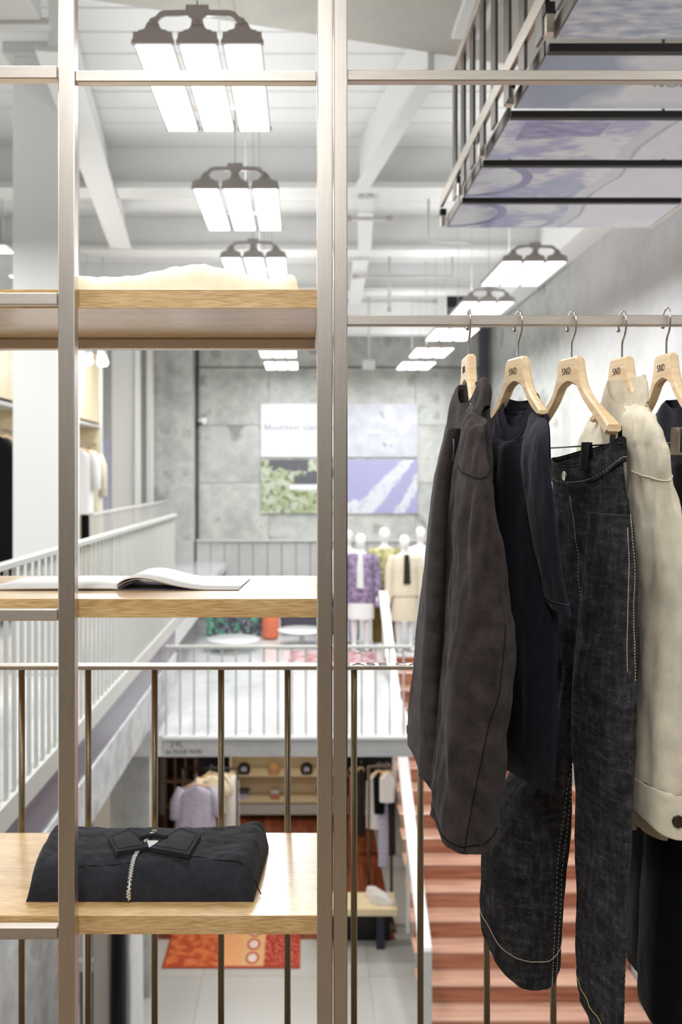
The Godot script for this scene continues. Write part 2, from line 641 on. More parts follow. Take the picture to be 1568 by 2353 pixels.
	placed("slab", prism(poly, Vector3(0, 4.4, 0), Vector3.RIGHT, Vector3.BACK, Vector3(0, 0.35, 0)), M.slab_under, cs)
	# steel cross beams and joists
	for b in [[8.8, "first"], [11.2, "second"], [13.7, "third"]]:
		var o := structure("ceiling_beam", "white steel cross beam, %s beyond the slanting slab edge" % b[1], "beam")
		span("web", M.ceiling, o, -3.8, 3.24, 4.36, 4.75, b[0] + 0.1, b[0] + 0.16, 0.004)
		span("flange", M.white, o, -3.8, 3.24, 4.30, 4.36, b[0] - 0.05, b[0] + 0.3, 0.006)
	joist(-1.62, 5.85, -2.22, 10.9, 0.25, 4.25, "white steel joist running beside the white column")
	joist(0.87, 6.2, 0.55, 8.65, 0.135, 4.25, "white joist between the slab edge and first cross beam")
	joist(0.61, 8.95, 0.74, 11.1, 0.16, 4.25, "short white joist between first and second cross beams")
	joist(0.72, 11.5, 0.80, 14.4, 0.2, 4.25, "white joist beyond the second cross beam")
	joist(0.97, 1.0, 0.97, 5.37, 0.19, 4.1, "white beam end beside the printed walkway", 0.3)
	var wbm := structure("ceiling_beam", "long white edge beam along the grey wall", "beam")
	span("beam", M.ceiling, wbm, 2.92, 3.24, 4.1, 4.75, 2.0, 16.0, 0.006)
	var dk := structure("ceiling_beam", "white box beam at the back wall head", "beam")
	span("beam", M.ceiling, dk, -3.8, 2.4, 3.92, 4.75, 15.2, 15.6, 0.006)
	# white column on the balcony
	var col := structure("column", "broad white column rising from the balcony", "column")
	span("shaft", M.white, col, -2.2, -1.795, 0.0, 4.75, 6.8, 7.2, 0.006)
	span("head_plate", M.off_white, col, -2.26, -1.74, 4.66, 4.75, 6.74, 7.26, 0.004)
	var col2 := structure("column", "stained concrete column under the balcony", "column")
	span("shaft", M.concrete, col2, -2.05, -1.6, -3.9, -0.5, 9.35, 9.8, 0.006)
	# white panel doors in the far left corner
	var dr := structure("door_1", "tall white panel doors in the far corner", "door")
	span("door_leaf", M.white, dr, -3.04, -2.69, 0.0, 3.62, 14.2, 14.26, 0.006)
	span("door_leaf", M.white, dr, -2.66, -2.57, 0.0, 3.7, 14.1, 14.2, 0.006)
	span("frame", M.off_white, dr, -2.48, -2.39, 0.0, 3.7, 14.15, 14.3, 0.006)
	span("head", M.white, dr, -3.1, -2.39, 3.7, 3.9, 14.1, 14.3, 0.006)
	span("low_panel", M.lilac_cloth, dr, -3.25, -3.06, 0.0, 2.1, 14.2, 14.26, 0.006)


func joist(x0: float, d0: float, x1: float, d1: float, w: float, y: float, label: String, deep := 0.46) -> void:
	var a := Vector3(x0, y, -d0)
	var b := Vector3(x1, y, -d1)
	var o := structure("ceiling_joist", label, "beam")
	var run := b - a
	var turn := Basis(Vector3.UP, atan2(-run.x, -run.z))
	var mid := (a + b) / 2
	block("flange", M.white, o, mid + Vector3(0, 0.02, 0), Vector3(w, 0.04, run.length()), 0.004, turn)
	block("web", M.ceiling, o, mid + Vector3(0, 0.04 + (deep - 0.04) / 2, 0), Vector3(w * 0.35, deep - 0.04, run.length()), 0.004, turn)


func railing(called: String, label: String, a: Vector3, b: Vector3, height: float, step: float, bar: Vector3, bar_mat: Material, top: Vector2, top_mat: Material, foot := 0.0, round_bar := false) -> Node3D:
	var o := thing(called, label, "railing", (a + b) / 2)
	var run := b - a
	var along := run.normalized()
	var turn := Basis(Vector3.UP, atan2(-along.z, along.x))
	block("handrail", top_mat, o, (a + b) / 2 + Vector3(0, height - top.y / 2, 0), Vector3(run.length() + 0.02, top.y, top.x), 0.002, turn)
	if foot > 0.0:
		block("bottom_rail", top_mat, o, (a + b) / 2 + Vector3(0, foot, 0), Vector3(run.length(), 0.02, top.x * 0.8), 0.002, turn)
	var long := height - top.y - foot
	var mesh: Mesh
	if round_bar:
		mesh = tube([Vector3(0, -long / 2, 0), Vector3(0, long / 2, 0)], bar.x / 2, 14)
	else:
		mesh = cbox(Vector3(bar.x, long, bar.z), 0.0015)
	var n := int(run.length() / step + 0.01)
	for i in n + 1:
		var p := a + along * (step * i) + Vector3(0, foot + long / 2, 0)
		add_mesh("baluster", mesh, bar_mat, o, p - o.position, turn)
	return o


func build_railings() -> void:
	var d := 2.235
	var x0 := (50.0 - CX) * d / F
	var near := railing("railing", "dark steel railing with round balusters directly behind the shelves", Vector3(x0 - 0.329, 0, -d), Vector3(x0 + 0.1646 * 22, 0, -d), 1.035, 0.1646, Vector3(0.016, 0, 0.016), M.bronze, Vector2(0.042, 0.01), M.steel_bar, 0.0, true)
	var xf := Transform3D(Basis(Vector3.RIGHT, -PI / 2), Vector3(0.19, 1.0356, -d) - near.position)
	var t := lettering("PLEASE CARE", 0.026, M.ink, near, xf)
	t.scale = Vector3(1.6, 1, 1)
	railing("railing", "long pale railing along the balcony edge", Vector3(-1.36, 0.03, -2.5), Vector3(-1.36, 0.03, -9.46), 1.08, 0.115, Vector3(0.034, 0, 0.014), M.rail_white, Vector2(0.05, 0.03), M.rail_white)
	railing("railing", "hazy grey railing in front of the far white doors", Vector3(-2.34, 0.0, -9.9), Vector3(-2.34, 0.0, -15.4), 1.1, 0.12, Vector3(0.03, 0, 0.012), M.off_white, Vector2(0.05, 0.03), M.off_white)
	railing("railing", "white railing at the mezzanine edge above the lettered fascia", Vector3(-1.33, -0.985, -8.68), Vector3(1.02, -0.985, -8.68), 0.86, 0.1343, Vector3(0.018, 0, 0.03), M.off_white, Vector2(0.06, 0.028), M.rail_white)


func build_stairs() -> void:
	var o := thing("staircase", "red wood staircase with pale pinkish treads and a broad white handrail", "stairs", Vector3(2.15, -3.9, -10.2))
	var left := 1.09
	var right := 3.22
	for i in range(1, 18):
		var y := -1.0 - 0.17 * i
		var d := 12.6 - 0.28 * i
		if i < 17:
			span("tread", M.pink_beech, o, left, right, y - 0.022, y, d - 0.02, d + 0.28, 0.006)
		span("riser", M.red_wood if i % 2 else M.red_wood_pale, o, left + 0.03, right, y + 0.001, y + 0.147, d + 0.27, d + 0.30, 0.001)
	var poly := PackedVector2Array([Vector2(12.6, -1.5), Vector2(12.6, -1.9), Vector2(9.2, -3.9), Vector2(8.4, -3.9)])
	placed("carriage", prism(poly, Vector3(left + 0.1, 0, 0), Vector3.FORWARD, Vector3.UP, Vector3(right - left - 0.2, 0, 0)), M.white, o)
	var a := Vector3(1.09, EY - 4.28, -8.13)
	var b := Vector3(1.09, EY - 1.60, -12.5)
	var run := b - a
	var turn := Basis(Vector3.RIGHT, atan2(run.y, -run.z))
	block("handrail", M.white_gloss, o, (a + b) / 2, Vector3(0.12, 0.06, run.length()), 0.008, turn)
	span("newel", M.off_white, o, 1.04, 1.14, -3.9, EY - 4.24, 8.06, 8.16, 0.006)
	for k in 3:
		var d := 9.3 + 1.45 * k
		var yb := -1.0 - 0.17 * (12.6 - d) / 0.28
		span("post", M.off_white, o, 1.05, 1.085, yb - 0.2, yb + 0.88, d - 0.015, d + 0.015, 0.002)


# level walkway overhead, its underside made of printed boards
func panel_print(k: int) -> StandardMaterial3D:
	var n := FastNoiseLite.new()
	n.seed = 200 + k
	n.frequency = 0.012
	n.fractal_octaves = 3
	var lav := Color(0.74, 0.72, 0.88)
	var pale := Color(0.95, 0.95, 0.98)
	var blue := Color(0.68, 0.72, 0.82)
	var deep := Color(0.54, 0.51, 0.71)
	var t := paint(256, 96, func(x: int, y: int):
		var u := x / 256.0
		var v := y / 96.0
		var g := n.get_noise_2d(x, y)
		var g2 := n.get_noise_2d(x * 3.0 + 500, y * 9.0)
		var c := pale
		var edge := 0.5 + 0.02 * sin(v * 4.0 + k) + g * 0.02
		if k == 3:
			c = pale.lerp(blue, clampf((0.33 + g * 0.12 - u) * 9.0, 0, 1))
			c = c.lerp(Color(0.72, 0.75, 0.83), clampf((v - 0.82) * 5.0, 0, 1) * 0.5)
		elif k == 4:
			c = blue.lerp(pale, clampf(0.5 + g2 * 0.9, 0, 1))
		else:
			if u < edge:
				c = lav.lerp(pale, clampf(0.55 + g * 2.4 + g2 * 0.8, 0, 1))
				if k == 2 and u > 0.06 and u < 0.36 and v > 0.03 and v < 0.42 - (u - 0.2) * 0.35:
					c = deep.lerp(lav, clampf(0.5 + g2, 0, 1))
				if k < 2:
					var ring := absf(Vector2((u - 0.0) * 2.4, v - 0.4).length() - 0.52)
					if ring < 0.05:
						c = deep.lerp(lav, 0.5)
					var bend := absf(Vector2((u - 0.36) * 2.2, v - 0.75).length() - 0.28)
					if bend < 0.05 and u > 0.3:
						c = blue
			elif u < edge + 0.06:
				c = Color(0.88, 0.88, 0.93)
			elif u < edge + 0.075:
				c = Color(0.74, 0.74, 0.82)
			else:
				c = Color(0.92, 0.91, 0.97).lerp(Color(0.96, 0.95, 0.98), clampf(0.5 + g * 1.5, 0, 1))
		return c)
	var m := mat(Color.WHITE, 0.12)
	m.albedo_texture = t
	return m


func build_walkway() -> void:
	var up := 1.4
	var y := EY + up
	var x0 := 0.805
	var x1 := 1.93
	var o := thing("overhead_walkway", "overhead walkway of printed lilac boards with dark steel railing", "walkway", Vector3(1.37, y, -3.6))
	for k in 6:
		var far := 5.076 - 0.547 * k
		var near := far - 0.432
		var st := begin()
		var p := [Vector3(x0, y, -near), Vector3(x1, y, -near), Vector3(x1, y, -far), Vector3(x0, y, -far)]
		var uv := [Vector2(0, 0), Vector2(1, 0), Vector2(1, 1), Vector2(0, 1)]
		for w: int in [0, 1, 2, 0, 2, 3]:
			st.set_uv(uv[w])
			st.add_vertex(p[w])
		for w: int in [0, 2, 1, 0, 3, 2]:
			st.set_uv(uv[w])
			st.add_vertex(p[w] + Vector3(0, 0.012, 0))
		for w in 4:
			var w2 := (w + 1) % 4
			for q in [p[w], p[w2], p[w2] + Vector3(0, 0.012, 0), p[w], p[w2] + Vector3(0, 0.012, 0), p[w] + Vector3(0, 0.012, 0)]:
				st.set_uv(Vector2(0.98, 0.5))
				st.add_vertex(q)
		var board := placed("printed_board", finish(st), panel_print(k), o)
		if k == 3:
			for line in [["SELECT   IN", 0.62, 0.42], ["NONCE   FORM", 0.66, 0.52]]:
				var xf := Transform3D(Basis(Vector3.RIGHT, PI / 2), Vector3(x0 + line[1], y - 0.0012, -(near + 0.432 * line[2])) - o.position)
				var t := lettering(line[0], 0.03, M.pale_ink, o, xf)
				t.scale = Vector3(1.6, 1, 1)
		span("cross_bar", M.black, o, x0 + 0.002, x1, y + 0.001, y + 0.028, near - 0.03, near - 0.002, 0.001)
		span("tube_end", M.black, o, x0 - 0.05, x0 - 0.015, y + 0.055, y + 0.09, far - 0.06, far - 0.02, 0.001)
		span("bracket", M.steel, o, x0 - 0.045, x0 - 0.02, y - 0.005, y + 0.055, far - 0.055, far - 0.02, 0.001)
		span("edge_strip", M.dark_steel, o, x0 - 0.008, x0 - 0.001, y, y + 0.05, near, far, 0.001)
	span("side_beam", M.steel, o, x0 - 0.055, x0 - 0.035, y + 0.09, y + 0.15, 1.6, 5.0, 0.002)
	span("side_beam", M.steel, o, x1 + 0.01, x1 + 0.03, y + 0.0, y + 0.06, 1.6, 5.1, 0.002)
	var bar := cbox(Vector3(0.012, 0.62, 0.085), 0.001)
	for i in 14:
		var d := 4.55 - 0.235 * i
		add_mesh("baluster", bar, M.dark_steel, o, Vector3(x0 - 0.045, y + 0.31, -d) - o.position)
	span("handrail", M.steel, o, x0 - 0.07, x0 - 0.02, y + 0.6, y + 0.64, 1.4, 4.62, 0.003)
	for q in [[1.0, 2.0], [1.75, 2.0], [1.0, 4.4], [1.75, 4.4]]:
		placed("hanger_rod", tube([Vector3(q[0], y + 0.01, -q[1]), Vector3(q[0], 4.4, -q[1])], 0.008, 8), M.dark_steel, o)


# three-module pendant; its own light is with it
var module_mesh: Mesh
var cap_mesh: Mesh
var bracket_mesh: Mesh
var face_mesh: Mesh


func half_outline(pts: Array, s: float, y0: float) -> PackedVector2Array:
	var out := PackedVector2Array()
	for p in pts:
		out.append(Vector2(p[0] * s, (y0 - p[1]) * s))
	for i in range(pts.size() - 1, -1, -1):
		if pts[i][0] > 0:
			out.append(Vector2(-pts[i][0] * s, (y0 - pts[i][1]) * s))
	return out


func pendant(x: float, d_near: float, label: String, energy: float) -> void:
	var deep := 0.95
	var y := EY + LAMP_UP
	var o := thing("pendant_light", label, "pendant light", Vector3(x, y, -d_near - deep / 2), "triple-panel pendant lights in two rows")
	var s := 0.54 / 1380.0
	if module_mesh == null:
		cap_mesh = prism(half_outline([[0, 190], [38, 200], [66, 232], [80, 272], [100, 292], [150, 300], [152, 312], [206, 322], [212, 390], [226, 405], [228, 440]], s, 440), Vector3.ZERO, Vector3.RIGHT, Vector3.UP, Vector3(0, 0, 0.02))
		module_mesh = prism(half_outline([[0, 300], [140, 310], [190, 335], [205, 400], [215, 432]], s, 440), Vector3(0, 0, -deep + 0.02), Vector3.RIGHT, Vector3.UP, Vector3(0, 0, deep - 0.03))
		bracket_mesh = prism(half_outline([[0, 45], [120, 45], [124, 100], [350, 104], [400, 122], [446, 172], [500, 190], [520, 240], [440, 250], [408, 218], [372, 182], [330, 165], [100, 165], [58, 196], [64, 250], [0, 250]], s, 440), Vector3.ZERO, Vector3.RIGHT, Vector3.UP, Vector3(0, 0, 0.008))
		var st := begin()
		add_cbox(st, Vector3.ZERO, Vector3(0.147, 0.012, deep - 0.03), 0.003)
		face_mesh = finish(st)
	for k in [-1, 0, 1]:
		var off: Vector3 = Vector3(k * 476 * s, 0, deep / 2)
		var m := add_mesh("module", module_mesh, M.lamp_body, o, off)
		add_mesh("end_cap", cap_mesh, M.lamp_body, m, Vector3(0, 0, -0.018))
		add_mesh("end_cap", cap_mesh, M.lamp_body, m, Vector3(0, 0, -deep))
		add_mesh("diffuser", face_mesh, M.diffuser, m, Vector3(0, -0.002, -deep / 2))
	add_mesh("bracket", bracket_mesh, M.lamp_body, o, Vector3(0, 0.001, deep / 2 + 0.003))
	add_mesh("bracket", bracket_mesh, M.lamp_body, o, Vector3(0, 0.001, -deep / 2 - 0.011))
	for e: float in [-1.0, 1.0]:
		for k in [-1, 0, 1]:
			add_mesh("bolt", lathe([[0.0005, -0.004], [0.007, -0.004], [0.007, 0.004], [0.0005, 0.005]], Vector3.ZERO, 8), M.chrome, o, Vector3(k * 470 * s, (440 - 225) * s, e * (deep / 2 + 0.012)), Basis(Vector3.RIGHT, PI / 2))
	var top := (4.4 if d_near + deep / 2 < 5.6 else 4.75) - y
	for e: float in [-1.0, 1.0]:
		add_mesh("cord", tube([Vector3(0, 0.15, e * (deep / 2 + 0.006)), Vector3(0, top, e * (deep / 2 + 0.006))], 0.004, 6), M.off_white, o)
	var l := AreaLight3D.new()
	l.name = "lamp_glow"
	l.area_size = Vector2(0.52, deep - 0.05)
	l.light_energy = energy
	l.light_color = Color(0.975, 0.99, 1.0)
	l.shadow_enabled = true
	l.area_range = 40.0
	o.add_child(l)
	l.position = Vector3(0, -0.02, 0)
	l.rotation.x = -PI / 2
	# glow strip and upward light added out of sight to brighten the ceiling
	add_mesh("added_top_glow", cbox(Vector3(0.1, 0.006, deep - 0.1), 0.001), M.diffuser, o, Vector3(0, 0.062, 0))
	var w := AreaLight3D.new()
	w.name = "added_ceiling_fill"
	w.area_size = Vector2(0.1, deep - 0.1)
	w.light_energy = ADDED_UPLIGHT
	w.light_color = l.light_color
	w.shadow_enabled = true
	w.area_range = 40.0
	o.add_child(w)
	w.position = Vector3(0, 0.07, 0)
	w.rotation.x = PI / 2


func build_lamps() -> void:
	var names := ["nearest", "second", "third", "fourth", "fifth", "sixth", "seventh"]
	var near := [3.75, 5.64, 7.42, 9.2, 10.98, 12.66, 14.2]
	for i in 7:
		pendant(-0.445 + 0.012 * i, near[i], "pendant light with three glowing panels, %s of the row above the shelves" % names[i], lerpf(3.4, 1.7, clampf((near[i] - 4.0) / 7.0, 0, 1)))
	near = [7.55, 9.3, 10.98, 12.66, 14.2]
	for i in 5:
		pendant(1.93 - 0.03 * i, near[i], "pendant light with three glowing panels, %s of the row beside the grey wall" % names[i], lerpf(3.4, 2.3, clampf((near[i] - 4.0) / 7.0, 0, 1)))
	# the same rows go on over and behind the photographer
	for q in [[-0.45, 1.2, "straight above the shelf rack"], [-0.45, -0.8, "just behind the photographer"], [-0.45, -2.6, "near the rear wall"], [2.4, 0.2, "above the garment rack"], [2.4, -1.8, "near the rear end of the grey wall"], [-2.6, -0.5, "near the white wall"]]:
		pendant(q[0], q[1], "pendant light with three glowing panels %s" % q[2], 1.7)
	for q in [[-3.0, 2.0, "added out of view over the near end of the balcony as fill light"], [-3.0, 5.4, "added out of view over the balcony to brighten the white column"]]:  # two extra pendants, out of view, added to brighten the column and left side
		pendant(q[0], q[1], "pendant light with three glowing panels %s" % q[2], 1.8)


func strip_light(x: float, y: float, d: float, w: float, deep: float, energy: float, label: String, tint := Color(1.0, 0.96, 0.9)) -> void:
	var o := thing("strip_light", label, "ceiling light", Vector3(x, y, -d))
	block("housing", M.white, o, Vector3(x, y + 0.015, -d), Vector3(w, 0.03, deep), 0.003)
	if y > 0.0:
		placed("stem", tube([Vector3(x, y + 0.03, -d), Vector3(x, 4.75, -d)], 0.008, 6), M.white, o)
	block("diffuser", M.warm_glow, o, Vector3(x, y - 0.004, -d), Vector3(w - 0.03, 0.008, deep - 0.03), 0.001)
	var l := AreaLight3D.new()
	l.name = "lamp_glow"
	l.area_size = Vector2(w, deep)
	l.light_energy = energy
	l.light_color = tint
	l.shadow_enabled = true
	l.area_range = 30.0
	o.add_child(l)
	l.position = Vector3(0, -0.014, 0)
	l.rotation.x = -PI / 2


# ---------------------------------------------------------------- rack, shelves and what lies on them

const RAIL_D := 1.71
const SHELF_D := 1.732
const BACK_D := 2.135
const Y_LOW := 0.6574
const Y_MID := 1.2653
const Y_TOP := 1.8591
const THICK := 0.036


func px(x: float, d: float) -> float:
	return (x - CX) * d / F


func py(y: float, d: float) -> float:
	return EY - (y - CY) * d / F


func build_rack() -> void:
	var o := thing("shelf_rack", "brushed steel shelf rack with slim square posts", "rack", Vector3(-0.25, 0, -1.9))
	# posts
	span("post", M.steel, o, px(133, 1.7), px(171, 1.7), 0.0, 2.62, 1.70, 1.73)
	span("post", M.steel, o, px(729, 1.7), px(764.5, 1.7), 0.0, 2.62, 1.70, 1.73)
	span("post", M.steel, o, -0.93, -0.9, 0.0, 2.62, 1.70, 1.73)
	# top rail, in two lengths
	span("top_rail", M.steel_bar, o, px(172, 1.705), px(728, 1.705), py(187.5, 1.705), py(161, 1.705), 1.705, 1.727)
	span("top_rail", M.steel_bar, o, -0.9, px(132, 1.703), py(180, 1.703), py(150, 1.703), 1.703, 1.727)
	# front cross rails on the outer bay
	for r in [[672.0, 700.0], [1400.0, 1427.0], [2131.0, 2160.0]]:
		span("cross_rail", M.steel_bar, o, -0.9, px(132, 1.702), py(r[1], 1.702), py(r[0], 1.702), 1.702, 1.722)
	# shelf carriers: rear rails and arms
	for y in [Y_TOP, Y_MID, Y_LOW]:
		span("rear_rail", M.steel, o, -0.93, 0.046, y - THICK - 0.026, y - THICK - 0.001, BACK_D - 0.03, BACK_D - 0.005)
		for x in [-0.92, 0.034]:
			span("arm", M.steel, o, x - 0.01, x + 0.01, y - THICK - 0.026, y - THICK - 0.001, 1.731, BACK_D - 0.031)
	for x in [-0.915, -0.4485, 0.0385]:
		span("foot_plate", M.steel, o, x - 0.0155, x + 0.0155, 0.0, 0.006, 1.66, 1.76)
	var boards := [[Y_TOP, "upper oak shelf board carrying the folded cream cloth"], [Y_MID, "middle oak shelf board carrying the open magazine"], [Y_LOW, "lower oak shelf board carrying the folded black jacket"]]
	for b in boards:
		var y: float = b[0]
		var s := thing("shelf_board", b[1], "shelf", Vector3(-0.44, y - THICK, -1.93), "oak shelf boards")
		span("board", M.oak, s, -0.93, 0.046, y - THICK, y, SHELF_D + 0.0015, BACK_D, 0.001)
		span("edge_band", M.oak, s, -0.93, 0.046, y - THICK, y, SHELF_D, SHELF_D + 0.0015, 0.0004)
	var g := thing("garment_rack", "brushed steel garment rack with square hanging bar", "rack", Vector3(0.4, 0, -1.715))
	span("post", M.steel, g, px(767.5, 1.7), px(799, 1.7), 0.0, 2.62, 1.70, 1.73)
	span("post", M.steel, g, 0.86, 0.89, 0.0, 2.62, 1.70, 1.73)
	span("top_rail", M.steel_bar, g, px(798, 1.705), 0.86, py(185, 1.705), py(160, 1.705), 1.705, 1.727)
	span("hanging_bar", M.steel_bar, g, px(798, 1.70), 0.86, py(747.5, 1.70), py(723.5, 1.70), 1.70, 1.72)
	for x in [0.0705, 0.875]:
		span("foot_plate", M.steel, g, x - 0.0145, x + 0.0145, 0.0, 0.006, 1.66, 1.76)


# a soft slab lying on a shelf: height given over (s, t), s across, t from front to back
func soft_slab(x0: float, x1: float, d0: float, d1: float, y: float, xb0: float, xb1: float, height: Callable, nx := 72, nz := 60) -> ArrayMesh:
	var st := begin(0)
	var p := []
	for j in nz + 1:
		var row := []
		for i in nx + 1:
			var s := float(i) / nx
			var t := float(j) / nz
			var xa := lerpf(x0, x1, s)
			var xb := lerpf(xb0, xb1, s)
			row.append(Vector3(lerpf(xa, xb, t), y + height.call(s, t), -lerpf(d0, d1, t)))
		p.append(row)
	for j in nz:
		for i in nx:
			quad(st, p[j][i], p[j + 1][i], p[j + 1][i + 1], p[j][i + 1])
	var low := func(v: Vector3): return Vector3(v.x, y + 0.001, v.z)
	for i in nx:
		quad(st, low.call(p[0][i]), p[0][i], p[0][i + 1], low.call(p[0][i + 1]))
		quad(st, low.call(p[nz][i + 1]), p[nz][i + 1], p[nz][i], low.call(p[nz][i]))
	for j in nz:
		quad(st, low.call(p[j + 1][0]), p[j + 1][0], p[j][0], low.call(p[j][0]))
		quad(st, low.call(p[j][nx]), p[j][nx], p[j + 1][nx], low.call(p[j + 1][nx]))
	quad(st, low.call(p[0][0]), low.call(p[0][nx]), low.call(p[nz][nx]), low.call(p[nz][0]))
	return finish(st)


func rim(s: float, edge: float) -> float:
	var e := clampf(minf(s, 1.0 - s) / edge, 0, 1)
	return sqrt(1.0 - (1.0 - e) * (1.0 - e))


func build_folded_jacket() -> void:
	var o := thing("folded_jacket", "folded black zip jacket with pointed collar on the lower shelf", "jacket", Vector3(-0.33, Y_LOW, -1.9))
	noise.seed = 4
	noise.frequency = 1.0
	var high := func(s: float, t: float):
		var front := sqrt(maxf(0.0, 1.0 - pow(1.0 - clampf(t / 0.3, 0, 1), 2)))
		var back := sqrt(maxf(0.0, 1.0 - pow(1.0 - clampf((1.0 - t) / 0.1, 0, 1), 2)))
		var base := (0.012 + 0.046 * front) * pow(rim(s, 0.05), 0.6) * (0.3 + 0.7 * back)
		base += 0.008 * sin(t * PI)
		var w := 0.004 * noise.get_noise_2d(s * 6.0, t * 3.0) + 0.0025 * noise.get_noise_2d(s * 16.0 + t * 7.0, t * 6.0 + 30.0)
		w += 0.014 * exp(-pow((s - 0.95) / 0.08, 2)) * t + 0.008 * exp(-pow((s - 0.06) / 0.08, 2)) * t
		return maxf(0.002, base + w * minf(1.0, t * 4.0 + 0.15))
	placed("body", soft_slab(px(60, 1.787), px(583, 1.787), 1.787, 2.035, Y_LOW, px(118, 2.035), px(618, 2.035), high), M.shirt_cloth, o)
	var yt := Y_LOW + 0.074
	# collar: two pointed leaves and the back stand
	for leaf in [[[248, 1923], [297, 1904], [322, 1922], [341, 1945], [268, 1957]], [[344, 1947], [372, 1926], [416, 1901], [462, 1917], [434, 1963]]]:
		var top := []
		var bot := []
		var mid := Vector3.ZERO
		for q in leaf:
			var v := on_level(q[0], q[1], yt)
			top.append(v)
			bot.append(v - Vector3(0, 0.009, 0))
			mid += v / 5.0
		mid.y += 0.007
		var st := begin(0)
		for i in 5:
			var k := (i + 1) % 5
			for f in 3:
				var a: Vector3 = top[i].lerp(mid, f / 3.0)
				var b: Vector3 = top[k].lerp(mid, f / 3.0)
				var a2: Vector3 = top[i].lerp(mid, (f + 1) / 3.0)
				var b2: Vector3 = top[k].lerp(mid, (f + 1) / 3.0)
				for v: Vector3 in [a, b, a2, b2]:
					v.y += 0.0
				quad(st, a, a2, b2, b)
		var c := placed("collar_leaf", finish(st), M.shirt_cloth, o)
		st = begin()
		for i in 5:
			var k := (i + 1) % 5
			quad(st, bot[i], top[i], top[k], bot[k])
		placed("edge", finish(st), M.shirt_cloth, c)
		var rail := []
		for i in 6:
			rail.append(top[i % 5].lerp(mid, 0.16) + Vector3(0, 0.0012, 0))
		placed("stitching", tube(rail, 0.0006, 5), M.black_cloth, c)
	var stand := []
	for q in [[322, 1926], [340, 1921], [362, 1920], [384, 1924]]:
		stand.append(on_level(q[0], q[1], yt + 0.004))
	placed("collar_stand", tube(smooth_path(stand), 0.005, 8), M.shirt_cloth, o)
	placed("neck_label", label_patch(yt + 0.003), M.off_white, o)
	# zip
	var fitted := []
	for k in 40:
		var t := lerpf(0.74, 0.012, k / 39.0)
		var xf := lerpf(px(60, 1.787), px(118, 2.035), t)
		var xt := lerpf(px(583, 1.787), px(618, 2.035), t)
		var s := lerpf(0.452, 0.50, clampf((t - 0.1) / 0.64, 0, 1) * clampf((t - 0.1) / 0.64, 0, 1))
		fitted.append(Vector3(lerpf(xf, xt, s), Y_LOW + high.call(s, t) + 0.002, -lerpf(1.787, 2.035, t)))
	var foot: Vector3 = fitted[-1]
	for k in 4:
		fitted.append(Vector3(foot.x, lerpf(foot.y, Y_LOW + 0.004, (k + 1) / 4.0), -1.784))
	var z := placed("zip", tube(fitted, 0.0024, 6), M.zip, o)
	var st2 := begin()
	for i in fitted.size() * 2 - 2:
		var a: Vector3 = fitted[i / 2].lerp(fitted[mini(i / 2 + 1, fitted.size() - 1)], 0.5 * (i % 2))
		add_cbox(st2, a + Vector3(0.0018 * (1 if i % 2 else -1), 0.0015, 0), Vector3(0.0055, 0.004, 0.0018), 0.0004)
	var teeth := placed("teeth", finish(st2), M.zip, z)
	teeth.set_meta("kind", "stuff")
	block("slider", M.chrome, z, fitted[1] + Vector3(0, 0.004, 0), Vector3(0.009, 0.006, 0.014), 0.001)
	# yoke seams
	for seam in [[[172, 1986], [210, 1984], [262, 1983], [305, 1981]], [[410, 1974], [450, 1972], [500, 1978], [560, 1984], [600, 1990]]]:
		var line := []
		for q in seam:
			var v := on_level(q[0], q[1], Y_LOW + 0.06)
			var t := clampf((-v.z - 1.787) / 0.248, 0, 1)
			var s := (v.x - lerpf(px(60, 1.787), px(118, 2.035), t)) / (lerpf(px(583, 1.787), px(618, 2.035), t) - lerpf(px(60, 1.787), px(118, 2.035), t))
			line.append(Vector3(v.x, Y_LOW + high.call(clampf(s, 0, 1), t) + 0.0004, v.z))
		placed("seam", tube(smooth_path(line, 4), 0.0011, 5), M.black_cloth, o)


func label_patch(y: float) -> ArrayMesh:
	var st := begin()
	var p := [on_level(338, 1931, y), on_level(364, 1931, y), on_level(358, 1946, y - 0.004), on_level(342, 1946, y - 0.004)]
	quad(st, p[0], p[1], p[2], p[3])
	for i in 4:
		var k := (i + 1) % 4
		quad(st, p[i], p[k], p[k] - Vector3(0, 0.002, 0), p[i] - Vector3(0, 0.002, 0))
	return finish(st)


